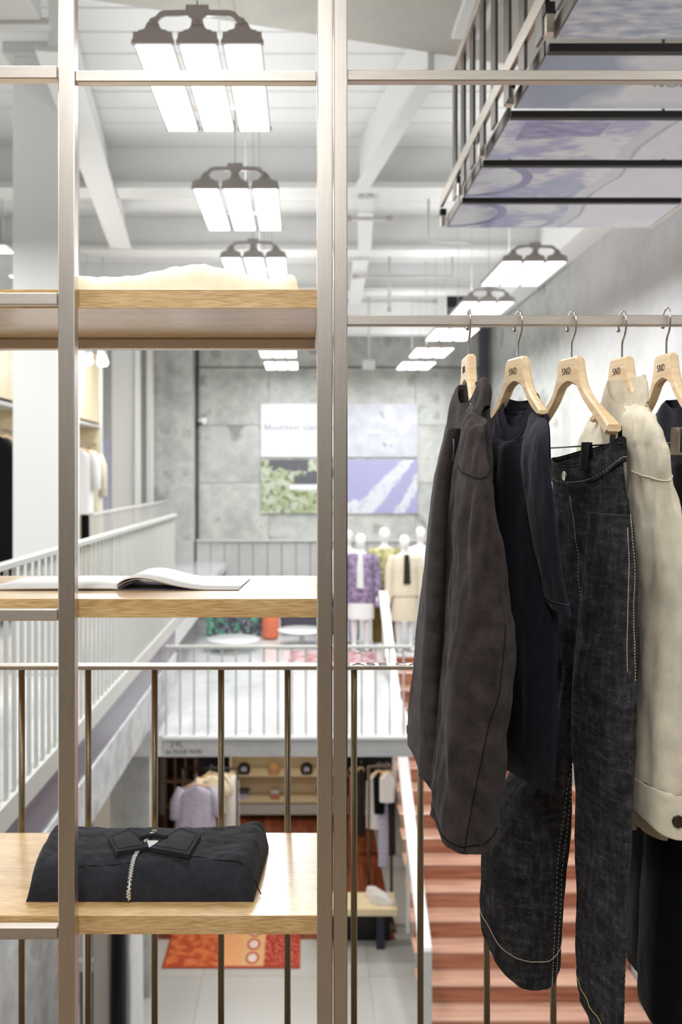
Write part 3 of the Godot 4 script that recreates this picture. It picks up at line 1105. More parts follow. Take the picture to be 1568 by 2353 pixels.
func build_magazine() -> void:
	var o := thing("magazine", "open magazine with a curling page on the middle shelf", "magazine", Vector3(-0.4, Y_MID, -1.95))
	var d0 := 1.858
	var d1 := 2.05
	var page := func(xs: Array, called: String, m: Material, thick: float):
		var top := []
		for q in xs:
			top.append(Vector2(px(q[0], d0), q[1]))
		top = smooth_path(top, 6)
		var st := begin(0)
		for i in top.size() - 1:
			var a := Vector3(top[i].x, Y_MID + top[i].y, -d0)
			var b := Vector3(top[i + 1].x, Y_MID + top[i + 1].y, -d0)
			var back := Vector3(0.012, 0.0, -(d1 - d0))
			var dn := Vector3(0, -thick, 0)
			quad(st, a, a + back, b + back, b)
			quad(st, b + dn, b + back + dn, a + back + dn, a + dn)
			quad(st, a + dn, a, b, b + dn)
			quad(st, b + back + dn, b + back, a + back, a + back + dn)
		for e in [0, top.size() - 1]:
			var a := Vector3(top[e].x, Y_MID + top[e].y, -d0)
			var back := Vector3(0.012, 0.0, -(d1 - d0))
			quad(st, a, a + Vector3(0, -thick, 0), a + back + Vector3(0, -thick, 0), a + back)
		return placed(called, finish(st), m, o)
	page.call([[-20, 0.007], [80, 0.0085], [180, 0.009], [262, 0.0085], [270, 0.006]], "left_pages", M.paper, 0.006)
	page.call([[266, 0.009], [272, 0.017], [290, 0.025], [318, 0.028], [352, 0.024], [400, 0.013], [450, 0.0055], [500, 0.0035], [548, 0.003]], "right_pages", M.paper, 0.0022)
	page.call([[268, 0.007], [276, 0.012], [292, 0.019], [318, 0.0235], [352, 0.0205], [400, 0.0102], [450, 0.003], [500, 0.0012], [546, 0.001]], "inner_page", M.paper_edge, 0.0008)
	page.call([[-22, 0.0009], [100, 0.0009], [268, 0.0009], [420, 0.0009], [549, 0.0009]], "back_cover", M.slate, 0.0008)


func build_cream_cloth() -> void:
	var o := thing("folded_cloth", "folded cream cotton garment on the upper shelf", "folded garment", Vector3(-0.23, Y_TOP, -1.93))
	noise.seed = 9
	noise.frequency = 1.0
	var high := func(s: float, t: float):
		var bump := 0.044 + 0.026 * exp(-pow((s - 0.54) / 0.2, 2)) - 0.006 * exp(-pow((s - 0.85) / 0.06, 2)) + 0.005 * exp(-pow((s - 0.96) / 0.03, 2)) + 0.004 * exp(-pow((s - 0.02) / 0.04, 2))
		bump *= pow(rim(s, 0.03), 0.7) * pow(rim(t, 0.14), 0.8)
		return maxf(0.002, bump + 0.004 * noise.get_noise_2d(s * 14.0, t * 4.0))
	placed("body", soft_slab(px(170, 1.79), px(690, 1.79), 1.79, 2.08, Y_TOP, px(172, 2.08) - 0.03, px(690, 2.08), high), M.ivory, o)


# ---------------------------------------------------------------- hangers and garments

func hanger(hx: float, py_top: float, beta: float, half: float, label: String, clips := false) -> Node3D:
	var top := Vector3(px(hx, RAIL_D), py(py_top, RAIL_D), -RAIL_D)
	var o := thing("clothes_hanger", label, "hanger", top, "wooden hangers on the steel bar")
	o.rotation.y = deg_to_rad(beta - 90.0)
	var up := [[0.0, 0.0], [0.027, 0.0], [0.0315, -0.003], [0.034, -0.012], [0.038, -0.030], [0.045, -0.048], [0.057, -0.066], [0.078, -0.084], [0.1, -0.099], [0.125, -0.117], [half - 0.012, -0.117 - 0.6 * (half - 0.137)], [half, -0.127 - 0.6 * (half - 0.137)]]
	var dn := [[0.0, -0.048], [0.010, -0.0495], [0.0265, -0.056], [0.034, -0.062], [0.042, -0.072], [0.055, -0.088], [0.078, -0.108], [0.1, -0.126], [0.125, -0.143], [half - 0.012, -0.144 - 0.6 * (half - 0.137)], [half, -0.139 - 0.6 * (half - 0.137)]]
	if half < 0.14:
		up = up.slice(0, 8) + [[half - 0.008, -0.1], [half, -0.107]]
		dn = dn.slice(0, 7) + [[half - 0.008, -0.118], [half, -0.114]]
	var pick := func(c: Array, u: float):
		for i in c.size() - 1:
			if u <= c[i + 1][0]:
				return lerpf(c[i][1], c[i + 1][1], (u - c[i][0]) / maxf(1e-5, c[i + 1][0] - c[i][0]))
		return c[-1][1]
	var us := []
	var fine := [0.0, 0.008, 0.016, 0.024, 0.027, 0.0315, 0.034, 0.038, 0.042, 0.047, 0.054, 0.062, 0.072, 0.084, 0.09, half - 0.012, half - 0.005, half]
	for i in range(fine.size() - 1, 0, -1):
		us.append(-fine[i])
	us.append_array(fine)
	var rings := []
	for u: float in us:
		var a: float = pick.call(up, absf(u))
		var b: float = pick.call(dn, absf(u))
		var w := lerpf(0.009, 0.008, clampf(absf(u) / 0.1, 0, 1)) + 0.006 * clampf((absf(u) - 0.1) / 0.05, 0, 1)
		var c := minf(0.004, (a - b) * 0.25)
		var fwd := 0.006 * pow(absf(u) / half, 2)
		rings.append(PackedVector3Array([Vector3(u, a, w - c + fwd), Vector3(u, a - c, w + fwd), Vector3(u, b + c, w + fwd), Vector3(u, b, w - c + fwd), Vector3(u, b, -w + c + fwd), Vector3(u, b + c, -w + fwd), Vector3(u, a - c, -w + fwd), Vector3(u, a, -w + c + fwd)]))
	var st := begin(-1)
	add_loft(st, rings)
	var body := add_mesh("body", finish(st), M.beech, o)
	lettering("SND", 0.0125, M.ink, o, Transform3D(Basis(), Vector3(-0.004, -0.026, 0.0092)))
	var hook := smooth_path([Vector3(0, -0.004, 0), Vector3(0, 0.018, 0), Vector3(0.002, 0.03, 0), Vector3(0.013, 0.046, 0), Vector3(0.0165, 0.063, 0), Vector3(0.0135, 0.079, 0), Vector3(0.003, 0.0865, 0), Vector3(-0.009, 0.082, 0), Vector3(-0.0145, 0.07, 0), Vector3(-0.0145, 0.056, 0)], 5)
	add_mesh("hook", tube(hook, 0.0021, 8), M.chrome, o)
	add_mesh("hook_ball", lathe([[0.0005, -0.004], [0.003, -0.0028], [0.004, 0.0], [0.003, 0.0028], [0.0005, 0.004]], Vector3(-0.0145, 0.054, 0), 10), M.chrome, o)
	if clips:
		add_mesh("clip_bar", tube([Vector3(-0.15, -0.168, -0.01), Vector3(0.15, -0.168, -0.01)], 0.0016, 8), M.black, o)
		for u: float in [-half + 0.02, half - 0.02]:
			add_mesh("bar_arm", tube([Vector3(u, -0.148, -0.012), Vector3(u, -0.17, -0.01)], 0.002, 6), M.chrome, o)
	return o


func clip(parent: Node, p: Vector3, tall: float, turn: Basis, mtl: Material) -> void:
	block("clip", mtl, parent, p + turn * Vector3(0, tall * 0.1, 0.008), Vector3(0.016, tall, 0.004), 0.001, turn * Basis(Vector3.RIGHT, -0.12))
	block("clip", mtl, parent, p + turn * Vector3(0, tall * 0.1, -0.008), Vector3(0.016, tall, 0.004), 0.001, turn * Basis(Vector3.RIGHT, 0.12))


# rows: [image row, left, right, half length along the hanger, front drop, back drop, slope, shoulder drop]
func garment_rings(rows: Array, d: float, beta: float, steps: int, seg: int, folds: float, sd: int, square := 0.8, depth_shift := 0.0) -> Array:
	var n := FastNoiseLite.new()
	n.seed = sd
	n.frequency = 1.0
	n.fractal_octaves = 2
	var b := deg_to_rad(beta)
	var u := Vector3(sin(b), 0, cos(b))
	var nrm := Vector3(-cos(b), 0, sin(b))
	var full := []
	for r in rows:
		var q: Array = r.duplicate()
		while q.size() < 9:
			q.append(0.0)
		full.append(q)
	var rings := []
	var total := steps * (full.size() - 1)
	for k in total + 1:
		var fi := float(k) / steps
		var i := mini(int(fi), full.size() - 2)
		var t := fi - i
		var r := []
		for c in 9:
			var p0: float = full[maxi(i - 1, 0)][c]
			var p1: float = full[i][c]
			var p2: float = full[i + 1][c]
			var p3: float = full[mini(i + 2, full.size() - 1)][c]
			var m1 := (p2 - p0) * 0.5
			var m2 := (p3 - p1) * 0.5
			if (p2 - p1) * (p1 - p0) <= 0.0:
				m1 = 0.0
			if (p3 - p2) * (p2 - p1) <= 0.0:
				m2 = 0.0
			var t2 := t * t
			var t3 := t2 * t
			r.append((2 * t3 - 3 * t2 + 1) * p1 + (t3 - 2 * t2 + t) * m1 + (-2 * t3 + 3 * t2) * p2 + (t3 - t2) * m2)
		var dd: float = d + r[8]
		var la: float = r[3]
		var lb: float = (r[2] - r[1]) * 0.5 * dd / F
		var c0 := Vector3(px((r[1] + r[2]) * 0.5, dd), py(r[0], dd), -dd)
		for pass_no in 8:
			var lo := 1e9
			var hi := -1e9
			for j in 24:
				var ang := TAU * j / 24.0
				var q := c0 + u * la * signf(cos(ang)) * pow(absf(cos(ang)), square) + nrm * lb * signf(sin(ang)) * pow(absf(sin(ang)), square)
				var x := CX + q.x * F / -q.z
				lo = minf(lo, x)
				hi = maxf(hi, x)
			c0.x += ((r[1] + r[2]) - (lo + hi)) * 0.5 * dd / F
			var least := maxf(0.012, 0.12 * la)
			lb += ((r[2] - r[1]) - (hi - lo)) * 0.4 * dd / F
			if lb < least:
				lb = least
				la *= 0.95
		var ring := PackedVector3Array()
		for j in seg:
			var a := TAU * j / seg
			var cc := signf(cos(a)) * pow(absf(cos(a)), square)
			var ss := signf(sin(a)) * pow(absf(sin(a)), square)
			var p := c0 + u * la * cc + nrm * lb * ss
			var out := (u * cos(a) + nrm * sin(a)).normalized()
			var w := n.get_noise_3d(p.x * 16.0 + 3.0 * sd, p.y * 3.2, p.z * 16.0) + 0.5 * n.get_noise_3d(p.x * 40.0, p.y * 9.0 + 9.0, p.z * 40.0)
			p += out * w * folds
			p.y -= r[4] * pow(maxf(0, sin(a)), 2) + r[5] * pow(maxf(0, -sin(a)), 2) + r[6] * cos(a) + r[7] * pow(absf(cos(a)), 3)
			ring.append(p)
		rings.append(ring)
	return rings


func on_rings(rings: Array, v: float, a: float, lift: float) -> Vector3:
	var seg: int = rings[0].size()
	var i := clampi(int(v), 0, rings.size() - 2)
	var f := clampf(v - i, 0, 1)
	var k := fposmod(a / TAU * seg, seg)
	var j := int(k)
	var g := k - j
	var p: Vector3 = rings[i][j % seg].lerp(rings[i][(j + 1) % seg], g)
	var q: Vector3 = rings[i + 1][j % seg].lerp(rings[i + 1][(j + 1) % seg], g)
	var mid := Vector3.ZERO
	for w in range(0, seg, maxi(1, seg / 8)):
		mid += rings[i][w]
	mid /= ceilf(float(seg) / maxi(1, seg / 8))
	var r := p.lerp(q, f)
	var out := r - Vector3(mid.x, r.y, mid.z)
	return r + out.normalized() * lift


func button(rings: Array, v: float, a: float, r: float, m: Material, parent: Node, label: String) -> void:
	var p := on_rings(rings, v, a, 0.002)
	var e1 := on_rings(rings, v, a + 0.06, 0.002) - on_rings(rings, v, a - 0.06, 0.002)
	var e2 := on_rings(rings, v + 0.5, a, 0.002) - on_rings(rings, v - 0.5, a, 0.002)
	var n := e1.cross(e2).normalized()
	var mid := Vector3.ZERO
	for q: Vector3 in rings[int(v)]:
		mid += q / rings[int(v)].size()
	if n.dot(p - mid) < 0.0:
		n = -n
	var sx := n.cross(Vector3.UP).normalized()
	var o := add_mesh("button", lathe([[0.0005, -0.003], [r * 0.95, -0.003], [r, 0.0], [r * 0.93, 0.002], [r * 0.7, 0.0008], [0.0005, 0.0008]], Vector3.ZERO, 24), m, parent, p - origin_of(parent), Basis(sx, n, sx.cross(n)))
	o.set_meta("label", label)


func stitch(called: String, pts: Array, gap: float, size: Vector2, m: Material, parent: Node) -> void:
	var st := begin()
	for i in pts.size() - 1:
		var a: Vector3 = pts[i]
		var b: Vector3 = pts[i + 1]
		var k := maxi(1, int((b - a).length() / gap))
		for q in k:
			var c := a.lerp(b, (q + 0.5) / k)
			var dir := (b - a).normalized()
			var side := dir.cross(Vector3(0.3, 0.1, 1).normalized()).normalized()
			add_cbox(st, c, Vector3(size.x, size.y, size.x * 0.6), 0.0, Basis(side, dir, side.cross(dir)))
	var o := placed(called, finish(st), m, parent)
	o.set_meta("kind", "stuff")


func build_garments() -> void:
	hanger(1078, 818, -1.0, 0.108, "wooden hanger holding the dark brown jacket")
	hanger(1191, 822, 14.0, 0.108, "wooden hanger holding the navy tee shirt")
	hanger(1314, 822, 14.0, 0.15, "bare wooden hanger with clips above the black jeans", true)
	hanger(1430, 822, 7.0, 0.108, "wooden hanger holding the cream jacket")
	hanger(1532, 814, 3.0, 0.15, "wooden hanger with the navy suit at the picture edge", true)
	brown_jacket()
	tee_shirt()
	jeans()
	cream_jacket()
	navy_suit()


func brown_jacket() -> void:
	var o := thing("jacket", "dark brown linen jacket with turned-up collar, first on the bar", "jacket", Vector3(px(1078, 1.71), py(1400, 1.71), -1.71))
	var body := garment_rings([
		[925, 1044, 1110, 0.085, 0.075, 0, 0, 0.0],
		[950, 1030, 1124, 0.15, 0.02, 0, 0, 0.0],
		[1060, 1006, 1132, 0.19, 0, 0, 0, 0.0],
		[1200, 984, 1128, 0.2],
		[1400, 966, 1136, 0.2],
		[1600, 949, 1142, 0.205],
		[1700, 939, 1146, 0.21],
		[1752, 936, 1148, 0.21, -0.02, 0.0, 0.03]], 1.73, 2, 8, 56, 0.007, 21)
	placed("body", loft(body, false, false), M.brown_linen, o)
	var panel := garment_rings([
		[985, 1032, 1052, 0.02], [1100, 1004, 1034, 0.03], [1300, 984, 1020, 0.04], [1480, 974, 1012, 0.045], [1600, 970, 1006, 0.05], [1700, 966, 1004, 0.05], [1788, 966, 1004, 0.05]], 1.62, 14, 6, 24, 0.003, 25)
	placed("front_panel", loft(panel), M.brown_linen, o)
	var sleeve := garment_rings([
		[930, 1080, 1106, 0.03, 0, 0, 0, 0.0, 0.09],
		[955, 1074, 1112, 0.05, 0, 0, 0, 0.01, 0.04],
		[1000, 1066, 1117, 0.06],
		[1070, 1056, 1122, 0.07],
		[1200, 1046, 1146, 0.072],
		[1280, 1041, 1163, 0.072],
		[1360, 1036, 1168, 0.072],
		[1440, 1031, 1181, 0.074],
		[1560, 1019, 1184, 0.074],
		[1640, 1012, 1174, 0.07],
		[1760, 1002, 1157, 0.066],
		[1845, 993, 1149, 0.062, 0, 0, 0.01],
		[1898, 989, 1146, 0.06, -0.005, 0, 0.022]], 1.53, 8, 8, 56, 0.011, 31)
	placed("sleeve", loft(sleeve, true, false), M.brown_linen, o)
	var lining := garment_rings([[1860, 1040, 1110, 0.035], [1915, 1042, 1112, 0.034], [1942, 1052, 1104, 0.028], [1950, 1066, 1092, 0.012]], 1.6, 8, 4, 24, 0.001, 33)
	placed("far_cuff", loft(lining), M.brown_linen, o)
	for row in [[1070.0, 3.0], [1862.0, 11.35]]:
		var line := []
		for k in 25:
			line.append(on_rings(sleeve, row[1] * 8.0 + 2.0 * sin(k / 24.0 * PI), -0.9 + 3.0 * k / 24.0, 0.0005))
		placed("seam", tube(line, 0.0011, 5), M.black_cloth, o)
	var back_seam := []
	for k in 30:
		back_seam.append(on_rings(sleeve, 54.0 + k * 1.4, -0.25 + 0.018 * k, 0.0005))
	placed("seam", tube(back_seam, 0.0008, 5), M.black_cloth, o)
	var collar := garment_rings([
		[945, 1048, 1112, 0.07, 0.05, 0.0],
		[905, 1050, 1112, 0.074, 0.05, 0.0],
		[884, 1054, 1113, 0.078, 0.045, 0.0],
		[876, 1052, 1117, 0.082, 0.04, 0.0],
		[884, 1044, 1123, 0.09, 0.05, 0.0],
		[914, 1032, 1131, 0.1, 0.075, 0.0],
		[942, 1027, 1128, 0.106, 0.10, 0.005]], 1.65, 8.0, 6, 48, 0.004, 35)
	placed("collar", loft(collar, false, false), M.brown_linen, o)
	placed("drawcord", tube([at(1043, 1008, 1.6), at(1044, 1030, 1.6), at(1042, 1062, 1.6)], 0.002, 6), M.slate, o)


func tee_shirt() -> void:
	var o := thing("tee_shirt", "navy jersey tee shirt on the second hanger", "shirt", Vector3(px(1191, 1.71), py(1350, 1.71), -1.71))
	var beta := 17.0
	var body := garment_rings([
		[925, 1148, 1238, 0.085, 0.07, 0.012, 0, 0.0],
		[935, 1138, 1247, 0.10, 0.068, 0.012, 0, 0.0],
		[955, 1122, 1256, 0.15, 0.05, 0.01, 0, 0.0],
		[1000, 1112, 1261, 0.18, 0.015, 0, 0, 0.0],
		[1060, 1110, 1264, 0.19],
		[1200, 1112, 1268, 0.19],
		[1400, 1120, 1278, 0.19],
		[1600, 1126, 1266, 0.19],
		[1740, 1130, 1257, 0.19],
		[1785, 1132, 1255, 0.19, -0.01, 0, -0.01]], 1.71, beta, 8, 64, 0.006, 41)
	placed("body", loft(body, false, false), M.navy_jersey, o)
	var collar := garment_rings([
		[938, 1142, 1244, 0.094, 0.076, 0.012, 0, 0.0],
		[934, 1142, 1245, 0.094, 0.076, 0.012, 0, 0.0],
		[914, 1150, 1240, 0.087, 0.066, 0.01, 0, 0.0],
		[908, 1155, 1236, 0.083, 0.06, 0.01, 0, 0.0],
		[911, 1160, 1232, 0.079, 0.06, 0.012, 0, 0.0],
		[934, 1156, 1236, 0.084, 0.07, 0.014, 0, 0.0]], 1.71, beta, 4, 56, 0.0, 43)
	placed("collar", loft(collar, false, false), M.navy_jersey, o)
	var sleeve := garment_rings([
		[948, 1228, 1250, 0.02, 0, 0, 0, 0, 0.09],
		[968, 1216, 1256, 0.035, 0, 0, 0, 0, 0.05],
		[1005, 1204, 1261, 0.055, 0, 0, 0, 0, 0.01],
		[1070, 1198, 1266, 0.066],
		[1200, 1215, 1281, 0.07],
		[1300, 1236, 1293, 0.072],
		[1370, 1254, 1302, 0.074],
		[1397, 1262, 1305, 0.074, 0, 0, 0.006]], 1.56, 4, 8, 40, 0.005, 45)
	placed("sleeve", loft(sleeve, true, false), M.navy_jersey, o)
	var hem := []
	for k in 41:
		hem.append(on_rings(sleeve, 6.2 * 8.0, TAU * k / 40.0, 0.0004))
	placed("hem_seam", tube(hem, 0.0008, 5), M.slate, o)


func jeans() -> void:
	var o := thing("jeans", "black speckled denim jeans hung by the waistband", "jeans", Vector3(px(1370, 1.71), py(1700, 1.71), -1.71))
	var beta := 12.0
	var seat := garment_rings([
		[1040, 1270, 1434, 0.165, 0.03, 0.0, -0.016],
		[1085, 1269, 1438, 0.168, 0.03, 0.0, -0.012],
		[1150, 1268, 1446, 0.175, 0.01, 0.0, -0.004],
		[1260, 1266, 1458, 0.18],
		[1400, 1256, 1463, 0.18],
		[1500, 1266, 1458, 0.16],
		[1600, 1300, 1446, 0.11]], 1.70, beta, 8, 64, 0.006, 51)
	placed("seat", loft(seat, false, false), M.denim, o)
	var band := garment_rings([
		[1036, 1268, 1437, 0.168, 0.03, 0.0, -0.016],
		[1028, 1269, 1436, 0.168, 0.03, 0.0, -0.016],
		[1028, 1266, 1439, 0.171, 0.03, 0.0, -0.016],
		[1075, 1265, 1441, 0.172, 0.03, 0.0, -0.014],
		[1077, 1268, 1438, 0.169, 0.03, 0.0, -0.014]], 1.70, beta, 5, 64, 0.003, 51)
	placed("waistband", loft(band, false, false), M.denim, o)
	var near := garment_rings([
		[1180, 1352, 1450, 0.066],
		[1330, 1340, 1460, 0.074],
		[1500, 1326, 1462, 0.08],
		[1700, 1318, 1456, 0.082],
		[1900, 1322, 1447, 0.084],
		[2100, 1322, 1440, 0.086],
		[2240, 1320, 1437, 0.088, 0.004, 0, 0.018],
		[2335, 1320, 1436, 0.088, 0.01, 0, 0.034]], 1.585, beta, 9, 56, 0.008, 53)
	placed("leg", loft(near, true, false), M.denim, o)
	var far := garment_rings([
		[1300, 1290, 1340, 0.04],
		[1500, 1262, 1324, 0.06],
		[1700, 1222, 1316, 0.075],
		[1830, 1150, 1310, 0.082],
		[1940, 1112, 1303, 0.086],
		[2050, 1108, 1296, 0.088, 0.0, 0, 0.012],
		[2120, 1107, 1290, 0.088, 0.0, 0, 0.04],
		[2160, 1108, 1286, 0.088, 0.0, 0, 0.052]], 1.80, 9, 9, 56, 0.006, 55)
	placed("leg", loft(far, true, false), M.denim, o)
	# pale topstitching
	var ring_line := func(rings: Array, v: float, a0: float, a1: float, wob: float):
		var out := []
		for k in 41:
			out.append(on_rings(rings, v + wob * sin(k * 0.4), lerpf(a0, a1, k / 40.0), 0.0007))
		return out
	placed("hem_stitch", tube(ring_line.call(near, 7 * 9 - 4.6, -1.2, 2.9, 0.15), 0.00075, 5), M.thread_yellow, o)
	placed("hem_stitch", tube(ring_line.call(far, 6 * 9 - 1.0, -1.2, 2.9, 0.1), 0.00075, 5), M.thread, o)
	var down := func(rings: Array, v0: float, v1: float, a0: float, a1: float):
		var out := []
		for k in 61:
			out.append(on_rings(rings, lerpf(v0, v1, k / 60.0), lerpf(a0, a1, k / 60.0), 0.0006))
		return out
	stitch("side_stitch", down.call(near, 0, 20, -0.12, -0.2), 0.005, Vector2(0.0011, 0.003), M.thread, o)
	stitch("side_stitch", down.call(near, 20, 60, -0.2, -0.2), 0.005, Vector2(0.0006, 0.003), M.slate, o)
	stitch("pocket_stitch", down.call(near, 3, 19, 0.22, 0.12), 0.005, Vector2(0.001, 0.003), M.thread, o)
	stitch("inseam_stitch", down.call(far, 17, 63, -0.62, -0.62), 0.006, Vector2(0.0009, 0.003), M.thread, o)
	stitch("inseam_stitch", down.call(far, 17, 63, -0.38, -0.38), 0.006, Vector2(0.0009, 0.003), M.thread, o)
	stitch("band_stitch", ring_line.call(band, 14.4, -1.0, 2.8, 0.0), 0.006, Vector2(0.001, 0.004), M.thread, o)
	stitch("fly_stitch", down.call(seat, 12, 40, 1.75, 1.45), 0.006, Vector2(0.0009, 0.003), M.thread, o)
	button(band, 13.0, 1.85, 0.0095, M.chrome, o, "round metal waist button")
	var turn := Basis(Vector3.UP, deg_to_rad(beta - 55.0))
	clip(o, on_rings(seat, 0.0, 1.35, 0.0) + Vector3(0, 0.012, 0), 0.052, turn, M.black)
	clip(o, on_rings(seat, 0.0, -0.9, 0.0) + Vector3(0, 0.012, 0), 0.04, turn, M.black)


func cream_jacket() -> void:
	var o := thing("jacket", "cream linen jacket with dark cuff button", "jacket", Vector3(px(1430, 1.71), py(1300, 1.71), -1.71))
	var body := garment_rings([
		[922, 1390, 1470, 0.085, 0.085, 0, 0, 0.0],
		[945, 1358, 1490, 0.15, 0.02, 0, 0, 0.0],
		[1040, 1326, 1506, 0.19, 0.0, 0, 0, 0.0],
		[1200, 1312, 1520, 0.2],
		[1500, 1306, 1540, 0.2],
		[1800, 1310, 1545, 0.2],
		[1880, 1400, 1540, 0.19, 0.0, 0.0, 0.0]], 1.76, 6, 8, 56, 0.007, 61)
	placed("body", loft(body, false, false), M.cream_linen, o)
	var sleeve := garment_rings([
		[925, 1446, 1480, 0.03, 0, 0, 0, 0, 0.09],
		[955, 1438, 1500, 0.05, 0, 0, 0, 0, 0.03],
		[1010, 1437, 1526, 0.066],
		[1080, 1440, 1545, 0.075],
		[1200, 1450, 1572, 0.08],
		[1400, 1458, 1598, 0.084],
		[1600, 1455, 1606, 0.08],
		[1740, 1450, 1600, 0.072],
		[1796, 1449, 1596, 0.066]], 1.555, 12, 8, 56, 0.011, 63)
	placed("sleeve", loft(sleeve, true, false), M.cream_linen, o)
	var cuff := garment_rings([
		[1794, 1450, 1594, 0.064], [1800, 1446, 1598, 0.067, 0, 0, 0.004], [1840, 1446, 1600, 0.067, 0, 0, 0.01], [1872, 1447, 1600, 0.067, 0.0, 0, 0.016], [1874, 1450, 1597, 0.064, 0.0, 0, 0.016]], 1.555, 12, 6, 56, 0.003, 65)
	placed("cuff", loft(cuff, false, false), M.cream_linen, o)
	button(cuff, 12.0, 0.25, 0.0105, M.dark_button, o, "dark brown cuff button")
	var line := []
	for k in 33:
		line.append(on_rings(sleeve, 3.0 * 8.0 + 2.0 * sin(k / 32.0 * PI), -0.9 + 3.0 * k / 32.0, 0.0005))
	placed("seam", tube(line, 0.0014, 6), M.cream_linen, o)
	line = []
	for k in 33:
		line.append(on_rings(sleeve, 40.0 + k * 0.7, 0.1 - 0.004 * k, 0.0005))
	placed("seam", tube(line, 0.001, 6), M.cream_linen, o)
	var collar := garment_rings([
		[940, 1396, 1466, 0.07, 0.06, 0.0],
		[900, 1400, 1470, 0.074, 0.06, 0.0],
		[876, 1404, 1474, 0.078, 0.055, 0.0],
		[867, 1402, 1478, 0.082, 0.05, 0.0],
		[876, 1396, 1484, 0.09, 0.06, 0.0],
		[905, 1388, 1488, 0.1, 0.08, 0.0],
		[930, 1384, 1487, 0.106, 0.105, 0.005]], 1.66, 14.0, 6, 48, 0.003, 67)
	placed("collar", loft(collar, false, false), M.cream_linen, o)
	span("care_label", M.paper_edge, o, px(1444, 1.66), px(1462, 1.66), py(1905, 1.66), py(1840, 1.66), 1.655, 1.66, 0.0005)


func navy_suit() -> void:
	var o := thing("suit_jacket", "navy jacket at the picture edge, last on the bar", "jacket", Vector3(px(1560, 1.71), py(1300, 1.71), -1.71))
	var body := garment_rings([
		[915, 1535, 1600, 0.07, 0.02, 0, 0, 0.0],
		[955, 1522, 1620, 0.14],
		[1040, 1515, 1640, 0.18],
		[1300, 1510, 1660, 0.2],
		[1700, 1505, 1670, 0.2],
		[1850, 1505, 1670, 0.2]], 1.83, 12, 8, 48, 0.006, 71)
	placed("body", loft(body, false, false), M.navy_jersey, o)
	var t := thing("trousers", "wide black trousers hanging below the cream jacket cuff", "trousers", Vector3(px(1560, 1.71), py(2000, 1.71), -1.71))
	var far := garment_rings([
		[1060, 1548, 1640, 0.1], [1500, 1490, 1680, 0.14], [1860, 1446, 1700, 0.12], [2050, 1440, 1700, 0.12], [2225, 1439, 1690, 0.12], [2240, 1440, 1690, 0.12, 0, 0, 0.01]], 1.74, 12, 8, 48, 0.005, 73)
	placed("leg", loft(far, true, false), M.black_cloth, t)
	var near := garment_rings([
		[1700, 1500, 1700, 0.07], [1900, 1480, 1700, 0.08], [2230, 1468, 1700, 0.08], [2310, 1466, 1700, 0.08, 0, 0, 0.012], [2332, 1472, 1696, 0.08, 0, 0, 0.02]], 1.64, 12, 8, 40, 0.005, 75)
	placed("leg", loft(near, true, false), M.black_cloth, t)
	var turn := Basis(Vector3.UP, deg_to_rad(-40.0))
	clip(t, at(1556, 1020, 1.62), 0.05, turn, M.chrome)


# ---------------------------------------------------------------- things beyond the railing

func ellipse_ring(c: Vector3, rx: float, rz: float, seg := 20) -> PackedVector3Array:
	var ring := PackedVector3Array()
	for k in seg:
		var a := TAU * k / seg
		ring.append(c + Vector3(cos(a) * rx, 0, sin(a) * rz))
	return ring


func stacked(rows: Array, c: Vector3, seg := 20) -> Array:
	var rings := []
	for r in smooth_rows(rows):
		rings.append(ellipse_ring(c + Vector3(r[3], r[0], r[4]), r[1], r[2], seg))
	return rings


func smooth_rows(rows: Array) -> Array:
	var vec := []
	for r in rows:
		vec.append([r[0], r[1], r[2], r[3] if r.size() > 3 else 0.0, r[4] if r.size() > 4 else 0.0])
	var out := []
	for i in vec.size() - 1:
		for k in 3:
			var t := k / 3.0
			var q := []
			for c in 5:
				q.append(lerpf(vec[i][c], vec[i + 1][c], t))
			out.append(q)
	out.append(vec[-1])
	return out


